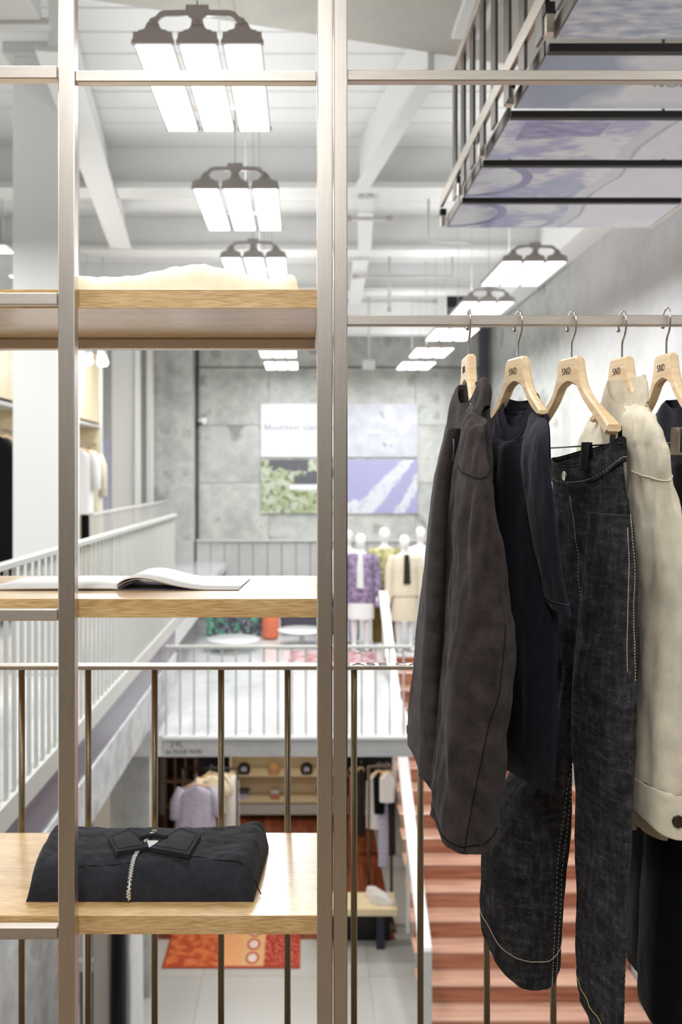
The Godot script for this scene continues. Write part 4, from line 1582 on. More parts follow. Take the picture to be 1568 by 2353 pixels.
func mannequin(p: Vector3, tall: float, turn: float, label: String, wear: Array) -> void:
	var o := thing("mannequin", label, "mannequin", p, "white mannequins on the mezzanine")
	o.rotation.y = turn
	var k := tall / 1.75
	var st := begin(0)
	add_loft(st, stacked([[1.50, 0.05, 0.05], [1.54, 0.052, 0.06], [1.58, 0.066, 0.082, 0, 0.012], [1.63, 0.076, 0.095, 0, 0.012], [1.68, 0.078, 0.097, 0, 0.006], [1.72, 0.062, 0.08], [1.745, 0.035, 0.045], [1.75, 0.006, 0.008]], Vector3.ZERO))
	add_loft(st, stacked([[1.56, 0.048, 0.05], [1.48, 0.052, 0.052], [1.45, 0.11, 0.075], [1.42, 0.175, 0.09], [1.34, 0.185, 0.105], [1.22, 0.165, 0.105], [1.08, 0.135, 0.09], [1.0, 0.15, 0.1], [0.9, 0.17, 0.11], [0.82, 0.165, 0.1]], Vector3.ZERO))
	for s: float in [-1.0, 1.0]:
		add_loft(st, stacked([[0.9, 0.08, 0.09, s * 0.085], [0.7, 0.075, 0.08, s * 0.09], [0.5, 0.055, 0.06, s * 0.095], [0.34, 0.052, 0.058, s * 0.095, -0.01], [0.14, 0.034, 0.04, s * 0.095, -0.005], [0.06, 0.036, 0.05, s * 0.095, 0.01], [0.03, 0.04, 0.1, s * 0.097, 0.045], [0.015, 0.04, 0.1, s * 0.097, 0.045]], Vector3.ZERO, 14))
		add_loft(st, stacked([[1.42, 0.05, 0.055, s * 0.19], [1.28, 0.048, 0.05, s * 0.215], [1.1, 0.04, 0.042, s * 0.235], [0.95, 0.034, 0.036, s * 0.245, 0.02], [0.86, 0.028, 0.034, s * 0.25, 0.035], [0.78, 0.026, 0.045, s * 0.25, 0.045], [0.7, 0.014, 0.03, s * 0.248, 0.05]], Vector3.ZERO, 12))
	var body := add_mesh("body", finish(st), M.mannequin, o)
	body.scale = Vector3.ONE * k
	add_mesh("stand", lathe([[0.001, 0.0], [0.17, 0.0], [0.17, 0.01], [0.02, 0.014], [0.001, 0.014]], Vector3.ZERO, 24), M.chrome, o)
	for w in wear:
		var g := begin(0)
		match w[0]:
			"jacket":
				add_loft(g, stacked([[1.455, 0.1, 0.08], [1.425, 0.195, 0.105], [1.3, 0.215, 0.135], [1.1, 0.2, 0.135], [0.95, 0.215, 0.145], [w[2], 0.225, 0.15]], Vector3.ZERO), true, false)
				for s: float in [-1.0, 1.0]:
					add_loft(g, stacked([[1.44, 0.06, 0.065, s * 0.185], [1.28, 0.07, 0.075, s * 0.225], [1.1, 0.065, 0.068, s * 0.245], [w[3], 0.06, 0.062, s * 0.255, 0.025]], Vector3.ZERO, 14), true, false)
			"front":
				var q := [[1.46, 0.03], [1.3, 0.045], [1.1, 0.05], [w[2], 0.055]]
				for i in q.size() - 1:
					for f in 3:
						var t0 := f / 3.0
						var t1 := (f + 1) / 3.0
						var ya := lerpf(q[i][0], q[i + 1][0], t0)
						var yb := lerpf(q[i][0], q[i + 1][0], t1)
						var xa := lerpf(q[i][1], q[i + 1][1], t0)
						var xb := lerpf(q[i][1], q[i + 1][1], t1)
						quad(g, Vector3(-xa, ya, 0.15), Vector3(xa, ya, 0.15), Vector3(xb, yb, 0.16), Vector3(-xb, yb, 0.16))
						quad(g, Vector3(xa, ya, 0.1), Vector3(-xa, ya, 0.1), Vector3(-xb, yb, 0.1), Vector3(xb, yb, 0.1))
						quad(g, Vector3(xa, ya, 0.15), Vector3(xa, ya, 0.1), Vector3(xb, yb, 0.1), Vector3(xb, yb, 0.16))
						quad(g, Vector3(-xa, ya, 0.1), Vector3(-xa, ya, 0.15), Vector3(-xb, yb, 0.16), Vector3(-xb, yb, 0.1))
			"skirt":
				add_loft(g, stacked([[1.08, 0.15, 0.105], [0.95, 0.18, 0.125], [0.7, 0.205, 0.15], [w[2], w[3], 0.16]], Vector3.ZERO), true, false)
			"trousers":
				add_loft(g, stacked([[1.05, 0.155, 0.105], [0.92, 0.185, 0.125], [0.82, 0.19, 0.12]], Vector3.ZERO))
				for s: float in [-1.0, 1.0]:
					add_loft(g, stacked([[0.88, 0.1, 0.11, s * 0.09], [0.6, 0.095, 0.1, s * 0.1], [0.3, 0.09, 0.095, s * 0.1], [w[2], 0.085, 0.095, s * 0.1]], Vector3.ZERO, 16), true, false)
		var m := add_mesh(w[4] if w.size() > 4 else w[0], finish(g), M[w[1]], o)
		m.scale = Vector3.ONE * k


func build_mannequins() -> void:
	var y := -1.0
	mannequin(Vector3(px(884, 13.4), y, -13.4), 1.74, 0.1, "mannequin in an olive patterned jacket and olive trousers", [["trousers", "olive", 0.05, 0], ["jacket", "olive_print", 0.86, 0.85]])
	mannequin(Vector3(px(829, 13.0), y, -13.0), 1.68, -0.1, "mannequin in an open purple jacket and white shorts", [["skirt", "white_cloth", 0.48, 0.2, "shorts"], ["jacket", "purple", 0.72, 0.66], ["front", "white_cloth", 0.95, 0, "vest"]])
	mannequin(Vector3(px(930, 13.0), y, -13.0), 1.66, 0.15, "mannequin in an open cream jacket over a dark top", [["skirt", "cream_linen", 0.46, 0.22], ["jacket", "cream_linen", 0.84, 0.8], ["front", "brown_linen", 1.02, 0, "dark_top"]])
	mannequin(Vector3(px(967, 13.6), y, -13.6), 1.74, 0.0, "mannequin in white beside the dark brown jacket", [["trousers", "white_cloth", 0.06, 0], ["jacket", "white_cloth", 0.8, 0.78]])
	mannequin(Vector3(px(799, 13.5), y, -13.5), 1.70, 0.0, "mannequin in pale grey mostly hidden by the steel post", [["trousers", "lilac_cloth", 0.06, 0], ["jacket", "white_cloth", 0.8, 0.78]])


func poster(called: String, label: String, x0: float, x1: float, y0: float, y1: float, d: float, fn: Callable, w := 192, h := 128) -> Node3D:
	var o := thing(called, label, "poster", Vector3((px(x0, d) + px(x1, d)) / 2, (py(y0, d) + py(y1, d)) / 2, -d), "posters on the concrete wall")
	var a := Vector3(px(x0, d), py(y0, d), -d)
	var b := Vector3(px(x1, d), py(y1, d), -d)
	span("backing", M.off_white, o, a.x, b.x, b.y, a.y, d + 0.001, d + 0.03, 0.001)
	var st := begin()
	var p := [a, Vector3(b.x, a.y, -d), b, Vector3(a.x, b.y, -d)]
	var uv := [Vector2(0, 0), Vector2(1, 0), Vector2(1, 1), Vector2(0, 1)]
	for i: int in [0, 1, 2, 0, 2, 3]:
		st.set_uv(uv[i])
		st.add_vertex(p[i] + Vector3(0, 0, 0.0005))
	var m := mat(Color.WHITE, 0.5)
	m.albedo_texture = paint(w, h, fn)
	placed("print", finish(st), m, o)
	return o


func build_posters() -> void:
	var d := 15.965
	var n := FastNoiseLite.new()
	n.seed = 77
	n.frequency = 0.02
	n.fractal_octaves = 4
	var p := poster("poster", "white poster with one line of dark lettering", 600, 780, 928, 1050, d, func(_x: int, _y: int): return Color(0.87, 0.87, 0.89), 16, 16)
	var t := lettering("Mountain stand by", 0.105, M.grey_ink, p, Transform3D(Basis(), Vector3(-0.02, 0.05, 0.002)))
	t.scale = Vector3(1.05, 1, 1)
	poster("poster", "green landscape photograph poster with a white label", 600, 780, 1056, 1180, d, func(x: int, y: int):
		var g := n.get_noise_2d(x, y * 1.5)
		var g2 := n.get_noise_2d(x * 2.5 + 300, y * 3.0)
		var u := x / 192.0
		var v := y / 128.0
		var c := Color(0.62, 0.66, 0.52).lerp(Color(0.74, 0.76, 0.70), clampf(0.5 + g * 2.0, 0, 1))
		c = c.lerp(Color(0.34, 0.38, 0.22), clampf(g2 * 3.0 - 0.4, 0, 0.7))
		if v < 0.16 + g * 0.15 and u > 0.1 and u < 0.6 or absf(v - 0.38 + (u - 0.5) * 0.3) < 0.11 + g * 0.1 and u > 0.42:
			c = Color(0.36, 0.36, 0.38)
		if absf(v - 0.5) < 0.045 and u > 0.36 and u < 0.88:
			c = Color(0.9, 0.9, 0.94)
		return c)
	poster("poster", "pale grey poster with faint dark specks", 782, 960, 928, 1050, d, func(x: int, y: int):
		var g := n.get_noise_2d(x, y)
		var c := Color(0.72, 0.72, 0.76).lerp(Color(0.79, 0.79, 0.82), clampf(0.5 + g, 0, 1))
		for q in [[104, 26, 4, 10], [110, 98, 5, 6], [126, 100, 4, 4]]:
			if Vector2((x - q[0] - (y - q[1]) * 0.4) / q[2], (y - q[1]) / float(q[3])).length() < 1.0:
				c = Color(0.62, 0.62, 0.65)
		if y > 62 and y < 70 and x > 70 and x < 104:
			c = Color(0.84, 0.84, 0.87)
		return c)
	poster("poster", "lilac poster with white diagonal drapery", 782, 960, 1056, 1180, d, func(x: int, y: int):
		var g := n.get_noise_2d(x * 1.5, y * 1.5)
		var u := x / 192.0
		var v := y / 128.0
		var c := Color(0.64, 0.63, 0.77)
		var band := absf(u - (0.88 - v * 0.62)) - 0.08 - v * 0.08
		if band < g * 0.06 or absf(u - (1.15 - v * 0.4)) < 0.07 + g * 0.05 or v > 0.78 + g * 0.1 and u < 0.3:
			c = Color(0.82, 0.82, 0.85).lerp(Color(0.72, 0.72, 0.79), clampf(g * 2.0, 0, 1))
		return c)


func build_mezzanine_things() -> void:
	var n := FastNoiseLite.new()
	n.seed = 91
	n.frequency = 0.03
	var o := poster("display_board", "green and dark photographic display board behind the low table", 474, 606, 1330, 1462, 14.1, func(x: int, y: int):
		var g := n.get_noise_2d(x, y)
		var c := Color(0.28, 0.27, 0.32).lerp(Color(0.35, 0.62, 0.5), clampf(g * 3.0 + 0.55 - x / 260.0, 0, 1))
		return c.lerp(Color(0.75, 0.73, 0.78), clampf(n.get_noise_2d(x * 2 + 90, y * 2) * 3.0 - 0.5, 0, 0.8)))
	o.set_meta("category", "display board")
	o.set_meta("group", "")
	var s := thing("sofa", "dark slate sofa beside the low white table", "sofa", Vector3(px(690, 14.4), -1.0, -14.4))
	span("seat", M.slate, s, px(645, 14.2), px(790, 14.2), -0.96, -0.62, 14.2, 14.85, 0.04)
	span("backrest", M.slate, s, px(645, 14.2), px(790, 14.2), -0.62, -0.3, 14.7, 14.9, 0.05)
	for x in [660, 775]:
		span("leg", M.black, s, px(x, 14.3), px(x + 6, 14.3), -1.0, -0.96, 14.3, 14.36)
	var q := thing("stool", "orange upholstered round stool", "stool", Vector3(px(622, 13.9), -1.0, -13.9))
	placed("seat", lathe([[0.001, -0.98], [0.12, -0.98], [0.13, -0.96], [0.13, -0.6], [0.12, -0.57], [0.001, -0.56]], Vector3(px(622, 13.9), 0, -13.9), 24), M.rust, q)
	placed("base", lathe([[0.001, -1.0], [0.1, -1.0], [0.1, -0.98], [0.001, -0.98]], Vector3(px(622, 13.9), 0, -13.9), 20), M.black, q)
	round_table(px(536, 13.0), 13.0, 0.385, 0.17, "wide low white round table in front of the green board")
	round_table(px(694, 13.3), 13.3, 0.36, 0.25, "small white pedestal table in front of the slate sofa")
	var rug := thing("rug", "red patterned rug on the glossy mezzanine floor", "rug", Vector3(0.4, -1.0, -12.3))
	flat_print(rug, -0.3, 1.06, 11.7, 12.95, -0.994, func(x: int, y: int):
		var g := n.get_noise_2d(x * 2, y * 2)
		var c := Color(0.66, 0.42, 0.42).lerp(Color(0.8, 0.72, 0.74), clampf(0.5 + g * 2.5, 0, 1))
		return Color(0.82, 0.72, 0.72) if x < 8 or x > 119 or y < 8 or y > 119 else c)
	var cam := thing("security_camera", "small white security camera on the concrete wall", "camera", at(466, 967, 15.9))
	placed("dome", lathe([[0.001, -0.075], [0.05, -0.06], [0.075, -0.02], [0.08, 0.02], [0.06, 0.05], [0.001, 0.055]], at(466, 967, 15.85), 18), M.white_gloss, cam)
	placed("lens", lathe([[0.001, -0.03], [0.025, -0.03], [0.03, 0.0], [0.001, 0.01]], at(461, 972, 15.78), 14), M.black, cam)
	block("bracket", M.white, cam, at(466, 966, 15.95), Vector3(0.05, 0.05, 0.1), 0.005)
	var sg := thing("hanging_sign_box", "small white box hanging on a rod below the ceiling", "ceiling fitting", at(848, 838, 14.8))
	block("box", M.white, sg, at(848, 838, 14.8), Vector3(0.2, 0.15, 0.1), 0.01)
	placed("rod", tube([at(848, 830, 14.8), Vector3(at(848, 830, 14.8).x, 4.75, -14.8)], 0.015, 8), M.off_white, sg)


func round_table(x: float, d: float, r: float, h: float, label: String) -> void:
	var o := thing("round_table", label, "table", Vector3(x, -1.0, -d))
	add_mesh("tabletop", lathe([[0.001, h - 0.025], [r - 0.01, h - 0.025], [r, h - 0.015], [r, h - 0.006], [r - 0.008, h], [0.001, h]], Vector3.ZERO, 40), M.white_gloss, o)
	add_mesh("pedestal", lathe([[0.001, 0.02], [0.05, 0.02], [0.035, h * 0.5], [0.05, h - 0.026], [0.001, h - 0.026]], Vector3.ZERO, 20), M.white, o)
	add_mesh("base", lathe([[0.001, 0.0], [r * 0.6, 0.0], [r * 0.58, 0.012], [0.05, 0.02], [0.001, 0.02]], Vector3.ZERO, 30), M.white, o)


func flat_print(parent: Node, x0: float, x1: float, d0: float, d1: float, y: float, fn: Callable, w := 128, h := 128) -> void:
	var st := begin()
	var p := [Vector3(x0, y, -d1), Vector3(x1, y, -d1), Vector3(x1, y, -d0), Vector3(x0, y, -d0)]
	var uv := [Vector2(0, 0), Vector2(1, 0), Vector2(1, 1), Vector2(0, 1)]
	for i: int in [0, 1, 2, 0, 2, 3]:
		st.set_uv(uv[i])
		st.add_vertex(p[i])
	for i in 4:
		var k := (i + 1) % 4
		var dn := Vector3(0, -0.005, 0)
		for v in [p[i], p[i] + dn, p[k] + dn, p[i], p[k] + dn, p[k]]:
			st.set_uv(Vector2(0.02, 0.02))
			st.add_vertex(v)
	var m := mat(Color.WHITE, 0.9)
	m.albedo_texture = paint(w, h, fn)
	placed("pile", finish(st), m, parent)


func simple_garment(called: String, label: String, category: String, p: Vector3, wide: float, thick: float, tall: float, m: Material, turn := 0.0, flare := 1.2, sleeves := 0.0) -> Node3D:
	var o := thing(called, label, category, p)
	o.rotation.y = turn
	var n := FastNoiseLite.new()
	n.seed = int(p.x * 100) + int(p.z * 37)
	n.frequency = 1.0
	var rings := []
	for i in 22:
		var t := i / 21.0
		var w := wide * (0.35 + 0.65 * clampf(t / 0.09, 0, 1)) * lerpf(1.0, flare, t)
		var ring := PackedVector3Array()
		for k in 28:
			var a := TAU * k / 28.0
			var f := 1.0 + 0.16 * t * sin(k * 1.9 + 3.0 * n.get_noise_1d(k * 0.7)) + 0.1 * n.get_noise_2d(k * 0.8, t * 3.0)
			ring.append(Vector3(cos(a) * w * 0.5, -tall * t - (0.04 * absf(cos(a)) if t < 0.15 else 0.0), sin(a) * thick * 0.5 * f))
		rings.append(ring)
	add_mesh("body", loft(rings, true, false), m, o)
	if sleeves > 0.0:
		for s: float in [-1.0, 1.0]:
			add_mesh("sleeve", loft(tube_rings([Vector3(s * wide * 0.42, -0.05, 0), Vector3(s * wide * 0.56, -0.2, 0.01), Vector3(s * wide * 0.6, -sleeves, 0.03)], [0.05, 0.07, 0.06], 14)), m, o)
	var hk := smooth_path([Vector3(0, -0.01, 0), Vector3(0, 0.05, 0), Vector3(0.015, 0.08, 0), Vector3(0.0, 0.1, 0), Vector3(-0.018, 0.085, 0)], 4)
	var h := add_mesh("hanger", loft(tube_rings([Vector3(-wide * 0.42, -0.055, 0), Vector3(-0.03, -0.005, 0), Vector3(0.03, -0.005, 0), Vector3(wide * 0.42, -0.055, 0)], [0.012, 0.013, 0.013, 0.012], 8)), M.beech, o)
	add_mesh("hook", tube(hk, 0.003, 6), M.chrome, h)
	return o


func build_wardrobes() -> void:
	var names := ["nearest the white column", "behind the white column", "in front of the white panel doors"]
	for i in 3:
		var d0 := 7.9 + 1.72 * i
		var d1 := d0 + 1.68
		var o := thing("wardrobe", "open oak and cream wardrobe %s" % names[i], "wardrobe", Vector3(-3.4, 0, -(d0 + d1) / 2), "wardrobes along the balcony wall")
		span("back_panel", M.tan_board, o, -3.78, -3.75, 0.0, 3.3, d0, d1)
		span("side_panel", M.cream_board, o, -3.75, -2.95, 0.0, 3.3, d1 - 0.04, d1)
		span("side_panel", M.cream_board, o, -3.75, -2.95, 0.0, 3.3, d0, d0 + 0.04)
		span("upright", M.white_gloss, o, -2.95, -2.91, 0.0, 3.3, d1 - 0.05, d1 + 0.0)
		span("upright", M.white_gloss, o, -2.95, -2.91, 0.0, 3.3, d0, d0 + 0.05)
		span("shelf", M.off_white, o, -3.75, -2.95, 2.2, 2.24, d0 + 0.04, d1 - 0.04)
		span("shelf", M.off_white, o, -3.75, -2.95, 0.1, 0.14, d0 + 0.04, d1 - 0.04)
		span("top", M.off_white, o, -3.75, -2.95, 3.26, 3.3, d0 + 0.04, d1 - 0.04)
		for k in 3:
			var a := d0 + 0.05 + (d1 - d0 - 0.1) * k / 3.0
			span("cabinet_door", M.cream_board, o, -2.98, -2.955, 2.27, 3.24, a + 0.004, a + (d1 - d0 - 0.1) / 3.0 - 0.004, 0.003)
		placed("rail", tube([Vector3(-3.0, 1.96, -d0 - 0.04), Vector3(-3.0, 1.96, -d1 + 0.04)], 0.015, 10), M.chrome, o)
	simple_garment("dress", "long black dress hanging at the picture edge", "dress", Vector3(px(8, 8.05), 1.86, -8.05), 0.3, 0.2, 1.25, M.black_cloth, 0.0, 1.35)
	simple_garment("blouse", "cream blouse hanging beside the long black dress", "blouse", Vector3(px(22, 8.5), 1.84, -8.5), 0.3, 0.14, 0.75, M.cream_linen, 0.3, 1.0, 0.6)
	simple_garment("shirt", "white shirt hanging beyond the white column", "shirt", Vector3(px(186, 11.0), 1.84, -11.0), 0.3, 0.16, 0.8, M.white_cloth, 0.2, 1.0, 0.5)
	simple_garment("skirt", "black garment hanging behind the white shirt", "skirt", Vector3(px(196, 11.5), 1.7, -11.5), 0.09, 0.08, 1.1, M.black_cloth, 0.2, 1.2)
	simple_garment("coat", "cream coat hanging in the far wardrobe", "coat", Vector3(px(208, 11.9), 1.84, -11.9), 0.26, 0.16, 1.15, M.cream_linen, 0.2, 1.3, 0.6)
	for q in [[200, 828, 11.4, "left"], [236, 831, 11.6, "right"]]:
		var p := at(q[0], q[1], q[2])
		var o := thing("spotlight", "glowing white track spotlight over the far wardrobe, %s of two" % q[3], "spotlight", p)
		var l := add_mesh("lamp_glass", lathe([[0.001, -0.06], [0.055, -0.055], [0.075, -0.01], [0.06, 0.03], [0.001, 0.04]], Vector3.ZERO, 18), M.diffuser, o)
		add_mesh("housing", lathe([[0.001, 0.04], [0.06, 0.04], [0.055, 0.14], [0.02, 0.16], [0.001, 0.16]], Vector3.ZERO, 18), M.white, o)
		add_mesh("stem", tube([Vector3(0, 0.16, 0), Vector3(0, 4.75 - p.y, 0)], 0.012, 8), M.white, o)
		var s := OmniLight3D.new()
		s.name = "lamp_glow"
		s.light_energy = 0.5
		s.light_size = 0.05
		s.omni_range = 20.0
		s.shadow_enabled = true
		o.add_child(s)
		s.position = Vector3(0, -0.02, 0)


func build_lower_things() -> void:
	# shelf wall under the mezzanine
	var d := 14.1
	var o := thing("shelf_unit", "cream shelf unit with caps under the mezzanine", "shelf unit", Vector3(-0.3, -3.9, -14.3))
	span("back", M.cream_board, o, px(532, d), px(800, d), -3.9, -1.7, d + 0.4, d + 0.44)
	span("shelf", M.cream_board, o, px(534, d), px(800, d), -3.19, -3.16, d, d + 0.4)
	span("shelf", M.cream_board, o, px(534, d), px(800, d), -3.60, -3.565, d, d + 0.4)
	span("plinth", M.off_white, o, px(545, d), px(800, d), -3.79, -3.62, d + 0.02, d + 0.4)
	span("shelf", M.cream_board, o, px(534, d), px(800, d), -2.75, -2.72, d, d + 0.4)
	span("side", M.cream_board, o, px(528, d), px(533, d), -3.9, -1.7, d, d + 0.44)
	for q in [[561, "black cap with a grey front, first on the upper shelf", "black"], [630, "tan cap on the upper shelf", "tan"], [705, "black cap with a pale badge on the upper shelf", "black"]]:
		var x := px(q[0], d + 0.1)
		var c := thing("cap", q[1], "cap", Vector3(x, -3.16, -d - 0.15), "caps on the lower shelf unit")
		add_mesh("crown", lathe([[0.001, 0.0], [0.095, 0.0], [0.1, 0.04], [0.085, 0.1], [0.05, 0.135], [0.001, 0.145]], Vector3.ZERO, 20), M[q[2]], c)
		add_mesh("brim", cbox(Vector3(0.16, 0.012, 0.1), 0.005), M[q[2]], c, Vector3(0, 0.012, 0.11))
		add_mesh("front_patch", cbox(Vector3(0.09, 0.07, 0.02), 0.008), M.lilac_cloth if q[2] == "black" else M.tan, c, Vector3(0, 0.06, 0.088))
	for q in [[556, "lilac box on the middle lower shelf", "lilac_cloth", 0.22, 0.12], [632, "rose and white boxed shoes on the middle lower shelf", "rose", 0.13, 0.12], [738, "orange box at the steel post on the lower shelf", "rust", 0.12, 0.14]]:
		var x := px(q[0], d + 0.1)
		var b := thing("box", q[1], "box", Vector3(x, -3.565, -d - 0.15))
		add_mesh("carton", cbox(Vector3(q[3], q[4] * 0.7, 0.2), 0.004), M[q[2]], b, Vector3(0, q[4] * 0.35, 0))
		add_mesh("lid", cbox(Vector3(q[3] + 0.01, q[4] * 0.3, 0.21), 0.004), M.off_white if q[2] == "rose" else M.slate, b, Vector3(0, q[4] * 0.85, 0))
	var bc := thing("bookcase", "dark brown open bookcase under the mezzanine", "bookcase", Vector3(px(405, 13.6), -3.9, -13.7))
	span("back", M.brown_wood, bc, px(378, 13.6), px(448, 13.6), -3.9, -1.9, 13.95, 13.98)
	for k in 6:
		var y := -3.88 + 0.38 * k
		span("shelf", M.brown_wood, bc, px(380, 13.6), px(446, 13.6), y, y + 0.03, 13.6, 13.95)
	for x in [378, 400, 424, 446]:
		span("upright", M.brown_wood, bc, px(x, 13.6), px(x + 4, 13.6), -3.9, -1.9, 13.6, 13.95)
	# rail of garments left of the caps
	var rk := thing("garment_rail", "black floor rail carrying the lilac shirt and cream top", "garment rail", Vector3(px(475, 11.2), -3.9, -11.2))
	placed("bar", tube([at(420, 1766, 11.2), at(545, 1766, 11.2)], 0.014, 8), M.black, rk)
	for x in [420, 545]:
		var q := at(x, 1766, 11.2)
		placed("upright", tube([q, Vector3(q.x, -3.9, q.z)], 0.014, 8), M.black, rk)
		block("foot", M.black, rk, Vector3(q.x, -3.888, q.z), Vector3(0.04, 0.024, 0.5), 0.004)
	simple_garment("shirt", "lilac shirt on the lower floor rail", "shirt", at(450, 1800, 10.9), 0.42, 0.2, 0.75, M.lilac_cloth, 0.2, 1.25, 0.4)
	simple_garment("top", "cream striped top slung over the lilac shirt", "top", at(486, 1776, 11.22), 0.34, 0.2, 0.5, M.ivory, 0.35, 1.1, 0.3)
	simple_garment("coat", "off-white coat at the end of the lower rail", "coat", at(531, 1776, 11.5), 0.2, 0.2, 0.9, M.white_cloth, 1.0, 1.1)
	# rail beside the stairs
	var r2 := thing("garment_rail", "brown floor rail beside the staircase", "garment rail", Vector3(px(860, 10.9), -3.9, -10.9))
	placed("bar", tube([at(846, 1762, 10.9), at(900, 1762, 10.9)], 0.014, 8), M.brown_wood, r2)
	for x in [848, 900]:
		var q := at(x, 1762, 10.9)
		placed("upright", tube([q, Vector3(q.x, -3.9, q.z)], 0.018, 8), M.brown_wood, r2)
		block("foot", M.brown_wood, r2, Vector3(q.x, -3.885, q.z), Vector3(0.05, 0.03, 0.4), 0.004)
	simple_garment("shirt", "white shirt on the rail beside the staircase", "shirt", at(866, 1776, 10.95), 0.24, 0.14, 0.66, M.white_cloth, 0.1, 1.05)
	simple_garment("top", "small black top in front of the white shirt", "top", at(872, 1772, 10.75), 0.16, 0.1, 0.5, M.black_cloth, 0.2, 0.8)
	simple_garment("scarf", "long lilac scarf hanging beside the staircase", "scarf", at(882, 1775, 10.8), 0.1, 0.06, 1.12, M.lilac_cloth, 0.0, 1.3)
	simple_garment("trousers", "dark brown trousers hanging beside the lilac scarf", "trousers", at(896, 1775, 10.85), 0.12, 0.08, 0.98, M.brown_linen, 0.0, 1.2)
	simple_garment("shirt", "short white shirt above the dark brown trousers", "shirt", at(890, 1772, 10.7), 0.18, 0.1, 0.36, M.white_cloth, 0.0, 1.0)
	for q in [[812, "rose brown curtain"], [830, "grey brown curtain"]]:
		simple_garment("curtain", "%s hanging beside the brown rail" % q[1], "curtain", at(q[0], 1764, 12.6 if q[0] == 830 else 12.9), 0.1, 0.08, 0.95, M.brown_linen if q[0] == 830 else M.rose, 0.0, 1.0)
	var be := thing("bench", "cream display bench with a dark recess on the lower floor", "bench", Vector3(0.9, -3.9, -10.35))
	span("top", M.cream_board, be, px(800, 10.2) - 0.4, 1.05, -3.47, -3.39, 10.2, 10.62, 0.004)
	span("recess", M.black, be, px(800, 10.2) - 0.35, 1.0, -3.9, -3.47, 10.5, 10.6)
	span("leg", M.navy, be, px(866, 10.3), px(884, 10.3), -3.9, -3.47, 10.3, 10.36)
	span("leg", M.navy, be, px(800, 10.3) - 0.3, px(800, 10.3) - 0.22, -3.9, -3.47, 10.3, 10.36)
	for q in [[872, 10.33, "near"], [862, 10.47, "far"]]:
		var s := thing("sneaker", "white sneaker on the cream bench, %s one of the pair" % q[2], "shoe", Vector3(px(q[0], q[1]) + 0.03, -3.39, -q[1]), "white sneakers on the bench")
		s.rotation.y = -0.25
		add_mesh("sole", loft([ellipse_ring(Vector3(0, 0.001, 0), 0.145, 0.048), ellipse_ring(Vector3(0, 0.03, 0), 0.15, 0.05)]), M.white_gloss, s)
		add_mesh("upper", loft([ellipse_ring(Vector3(0, 0.028, 0), 0.145, 0.047), ellipse_ring(Vector3(-0.005, 0.06, 0), 0.13, 0.044), ellipse_ring(Vector3(-0.04, 0.09, 0), 0.09, 0.038), ellipse_ring(Vector3(-0.065, 0.12, 0), 0.055, 0.032)], false, true), M.white_cloth, s)
		for k in 3:
			add_mesh("lace", tube([Vector3(0.01 - 0.022 * k, 0.085 + 0.008 * k, -0.03), Vector3(0.01 - 0.022 * k, 0.096 + 0.008 * k, 0), Vector3(0.01 - 0.022 * k, 0.085 + 0.008 * k, 0.03)], 0.004, 6), M.slate, s)
	var n := FastNoiseLite.new()
	n.seed = 131
	n.frequency = 0.05
	var rug := thing("rug", "orange and red patterned rug at the edge of the red boards", "rug", Vector3(-0.8, -3.9, -10.4))
	flat_print(rug, px(372, 9.92), px(690, 9.92), 9.9, 10.85, -3.888, func(x: int, y: int):
		var u := x / 192.0
		var g := n.get_noise_2d(x, y)
		var c := Color(0.72, 0.30, 0.16).lerp(Color(0.86, 0.48, 0.28), clampf(0.5 + g * 2.0, 0, 1))
		if u > 0.4 and u < 0.56:
			c = Color(0.93, 0.68, 0.48)
		elif u >= 0.56 and u < 0.73:
			c = Color(0.9, 0.72, 0.52)
			var q := Vector2((u - 0.645) * 9.0, fposmod(y / 40.0, 1.0) - 0.5)
			if q.length() < 0.45:
				c = Color(0.92, 0.87, 0.84) if q.length() < 0.3 else Color(0.75, 0.36, 0.28)
		elif u >= 0.73:
			c = Color(0.62, 0.16, 0.12).lerp(Color(0.88, 0.5, 0.4), clampf(n.get_noise_2d(x * 3, y * 3) * 3.0 + 0.2, 0, 1))
		if y > 122 or x < 3 or x > 189:
			c = Color(0.68, 0.24, 0.12)
		return c, 192, 128)
	# garments under the balcony, left bottom
	var r3 := thing("garment_rail", "white floor rail under the balcony", "garment rail", Vector3(-1.75, -3.9, -8.0))
	placed("bar", tube([Vector3(-1.78, -2.2, -7.3), Vector3(-1.78, -2.2, -8.6)], 0.014, 8), M.rail_white, r3)
	for z in [-7.3, -8.6]:
		placed("upright", tube([Vector3(-1.78, -2.2, z), Vector3(-1.78, -3.9, z)], 0.014, 8), M.rail_white, r3)
		block("foot", M.rail_white, r3, Vector3(-1.78, -3.888, z), Vector3(0.4, 0.024, 0.04), 0.004)
	simple_garment("dress", "black dress on the white rail under the balcony", "dress", Vector3(px(272, 8.0), -2.32, -8.0), 0.13, 0.3, 1.35, M.black_cloth, 0.1, 1.1)
	simple_garment("shirt", "white shirt on the white rail under the balcony", "shirt", Vector3(px(306, 8.25), -2.3, -8.25), 0.17, 0.34, 1.3, M.white_cloth, 0.1, 1.1)
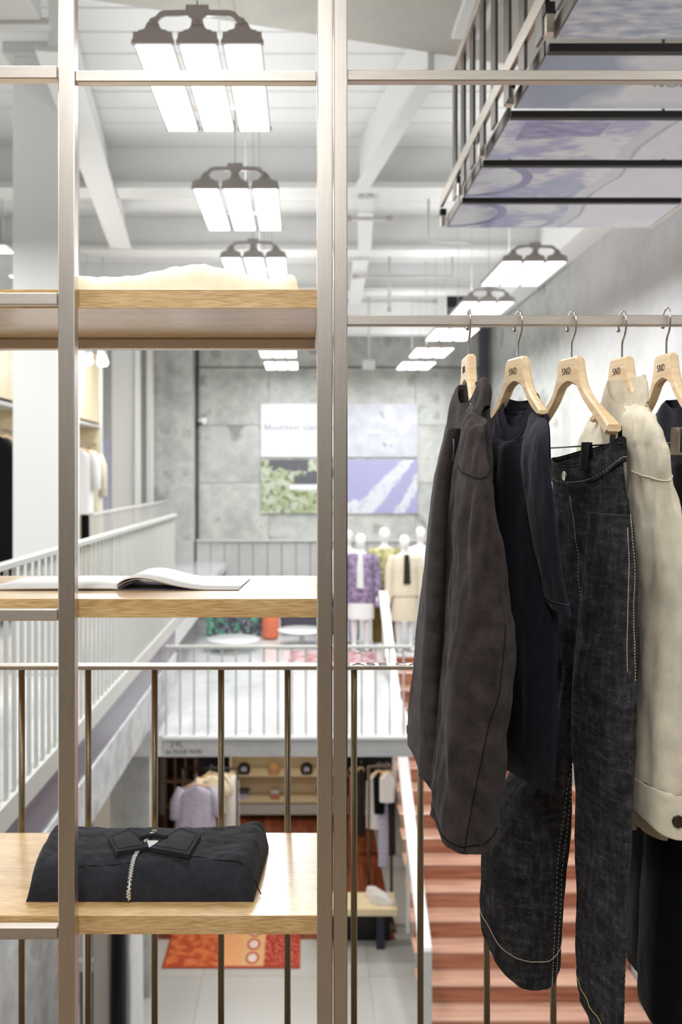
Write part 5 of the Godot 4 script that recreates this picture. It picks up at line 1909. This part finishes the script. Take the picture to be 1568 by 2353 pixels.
	var pl := thing("partition", "beige wooden partition board under the balcony", "partition", Vector3(px(232, 8.1), -3.9, -8.1))
	span("board", M.beige_board, pl, px(214, 8.1), px(250, 8.1), -3.9, -0.9, 8.1, 8.16, 0.004)
	span("rail", M.off_white, pl, px(176, 8.2), px(214, 8.2), -3.0, -2.9, 8.2, 8.25, 0.004)
	span("foot", M.off_white, pl, px(200, 8.1), px(255, 8.1), -3.9, -3.86, 8.0, 8.3, 0.004)
	for k in 3:
		span("slat", M.slate, pl, px(184 + 12 * k, 8.2), px(189 + 12 * k, 8.2), -3.86, -3.0, 8.2, 8.24, 0.003)


func build_services() -> void:
	var pipes := [
		["thin conduit dropping beside the printed walkway", [Vector3(at(985, 455, 10.4).x, 4.75, -10.4), at(985, 556, 10.4), at(1080, 558, 10.4)], 0.015],
		["grey sprinkler pipe under the first cross beam", [at(800, 503, 9.4), at(895, 503, 9.4)], 0.022],
		["pale pipe below the second cross beam", [at(815, 636, 12.2), at(1040, 636, 12.2), Vector3(at(1040, 636, 12.2).x, 4.75, -12.2)], 0.022],
		["pale pipe in front of the back wall head", [at(800, 693, 14.9), at(1000, 693, 14.9)], 0.03],
		["white vertical conduit at the second cross beam", [Vector3(at(895, 600, 11.9).x, 4.75, -11.9), at(895, 712, 11.9)], 0.018],
	]
	for q in pipes:
		var o := thing("conduit_pipe", q[0], "pipe", q[1][0])
		placed("pipe", tube(q[1], q[2], 10), M.off_white, o)
		for v: Vector3 in [q[1][0], q[1][-1]]:
			block("coupling", M.lamp_body, o, v, Vector3.ONE * q[2] * 2.6, 0.004)
	var du := thing("air_duct", "pale grey air duct box at the upper corner", "duct", Vector3(-2.4, 4.1, -4.2))
	span("box", M.off_white, du, -3.6, -1.5, 4.1, 4.39, 3.2, 5.15, 0.006)
	span("flange", M.off_white, du, -3.62, -1.46, 4.08, 4.12, 5.15, 5.22, 0.003)
	span("flange", M.off_white, du, -3.62, -1.46, 4.08, 4.12, 3.13, 3.2, 0.003)
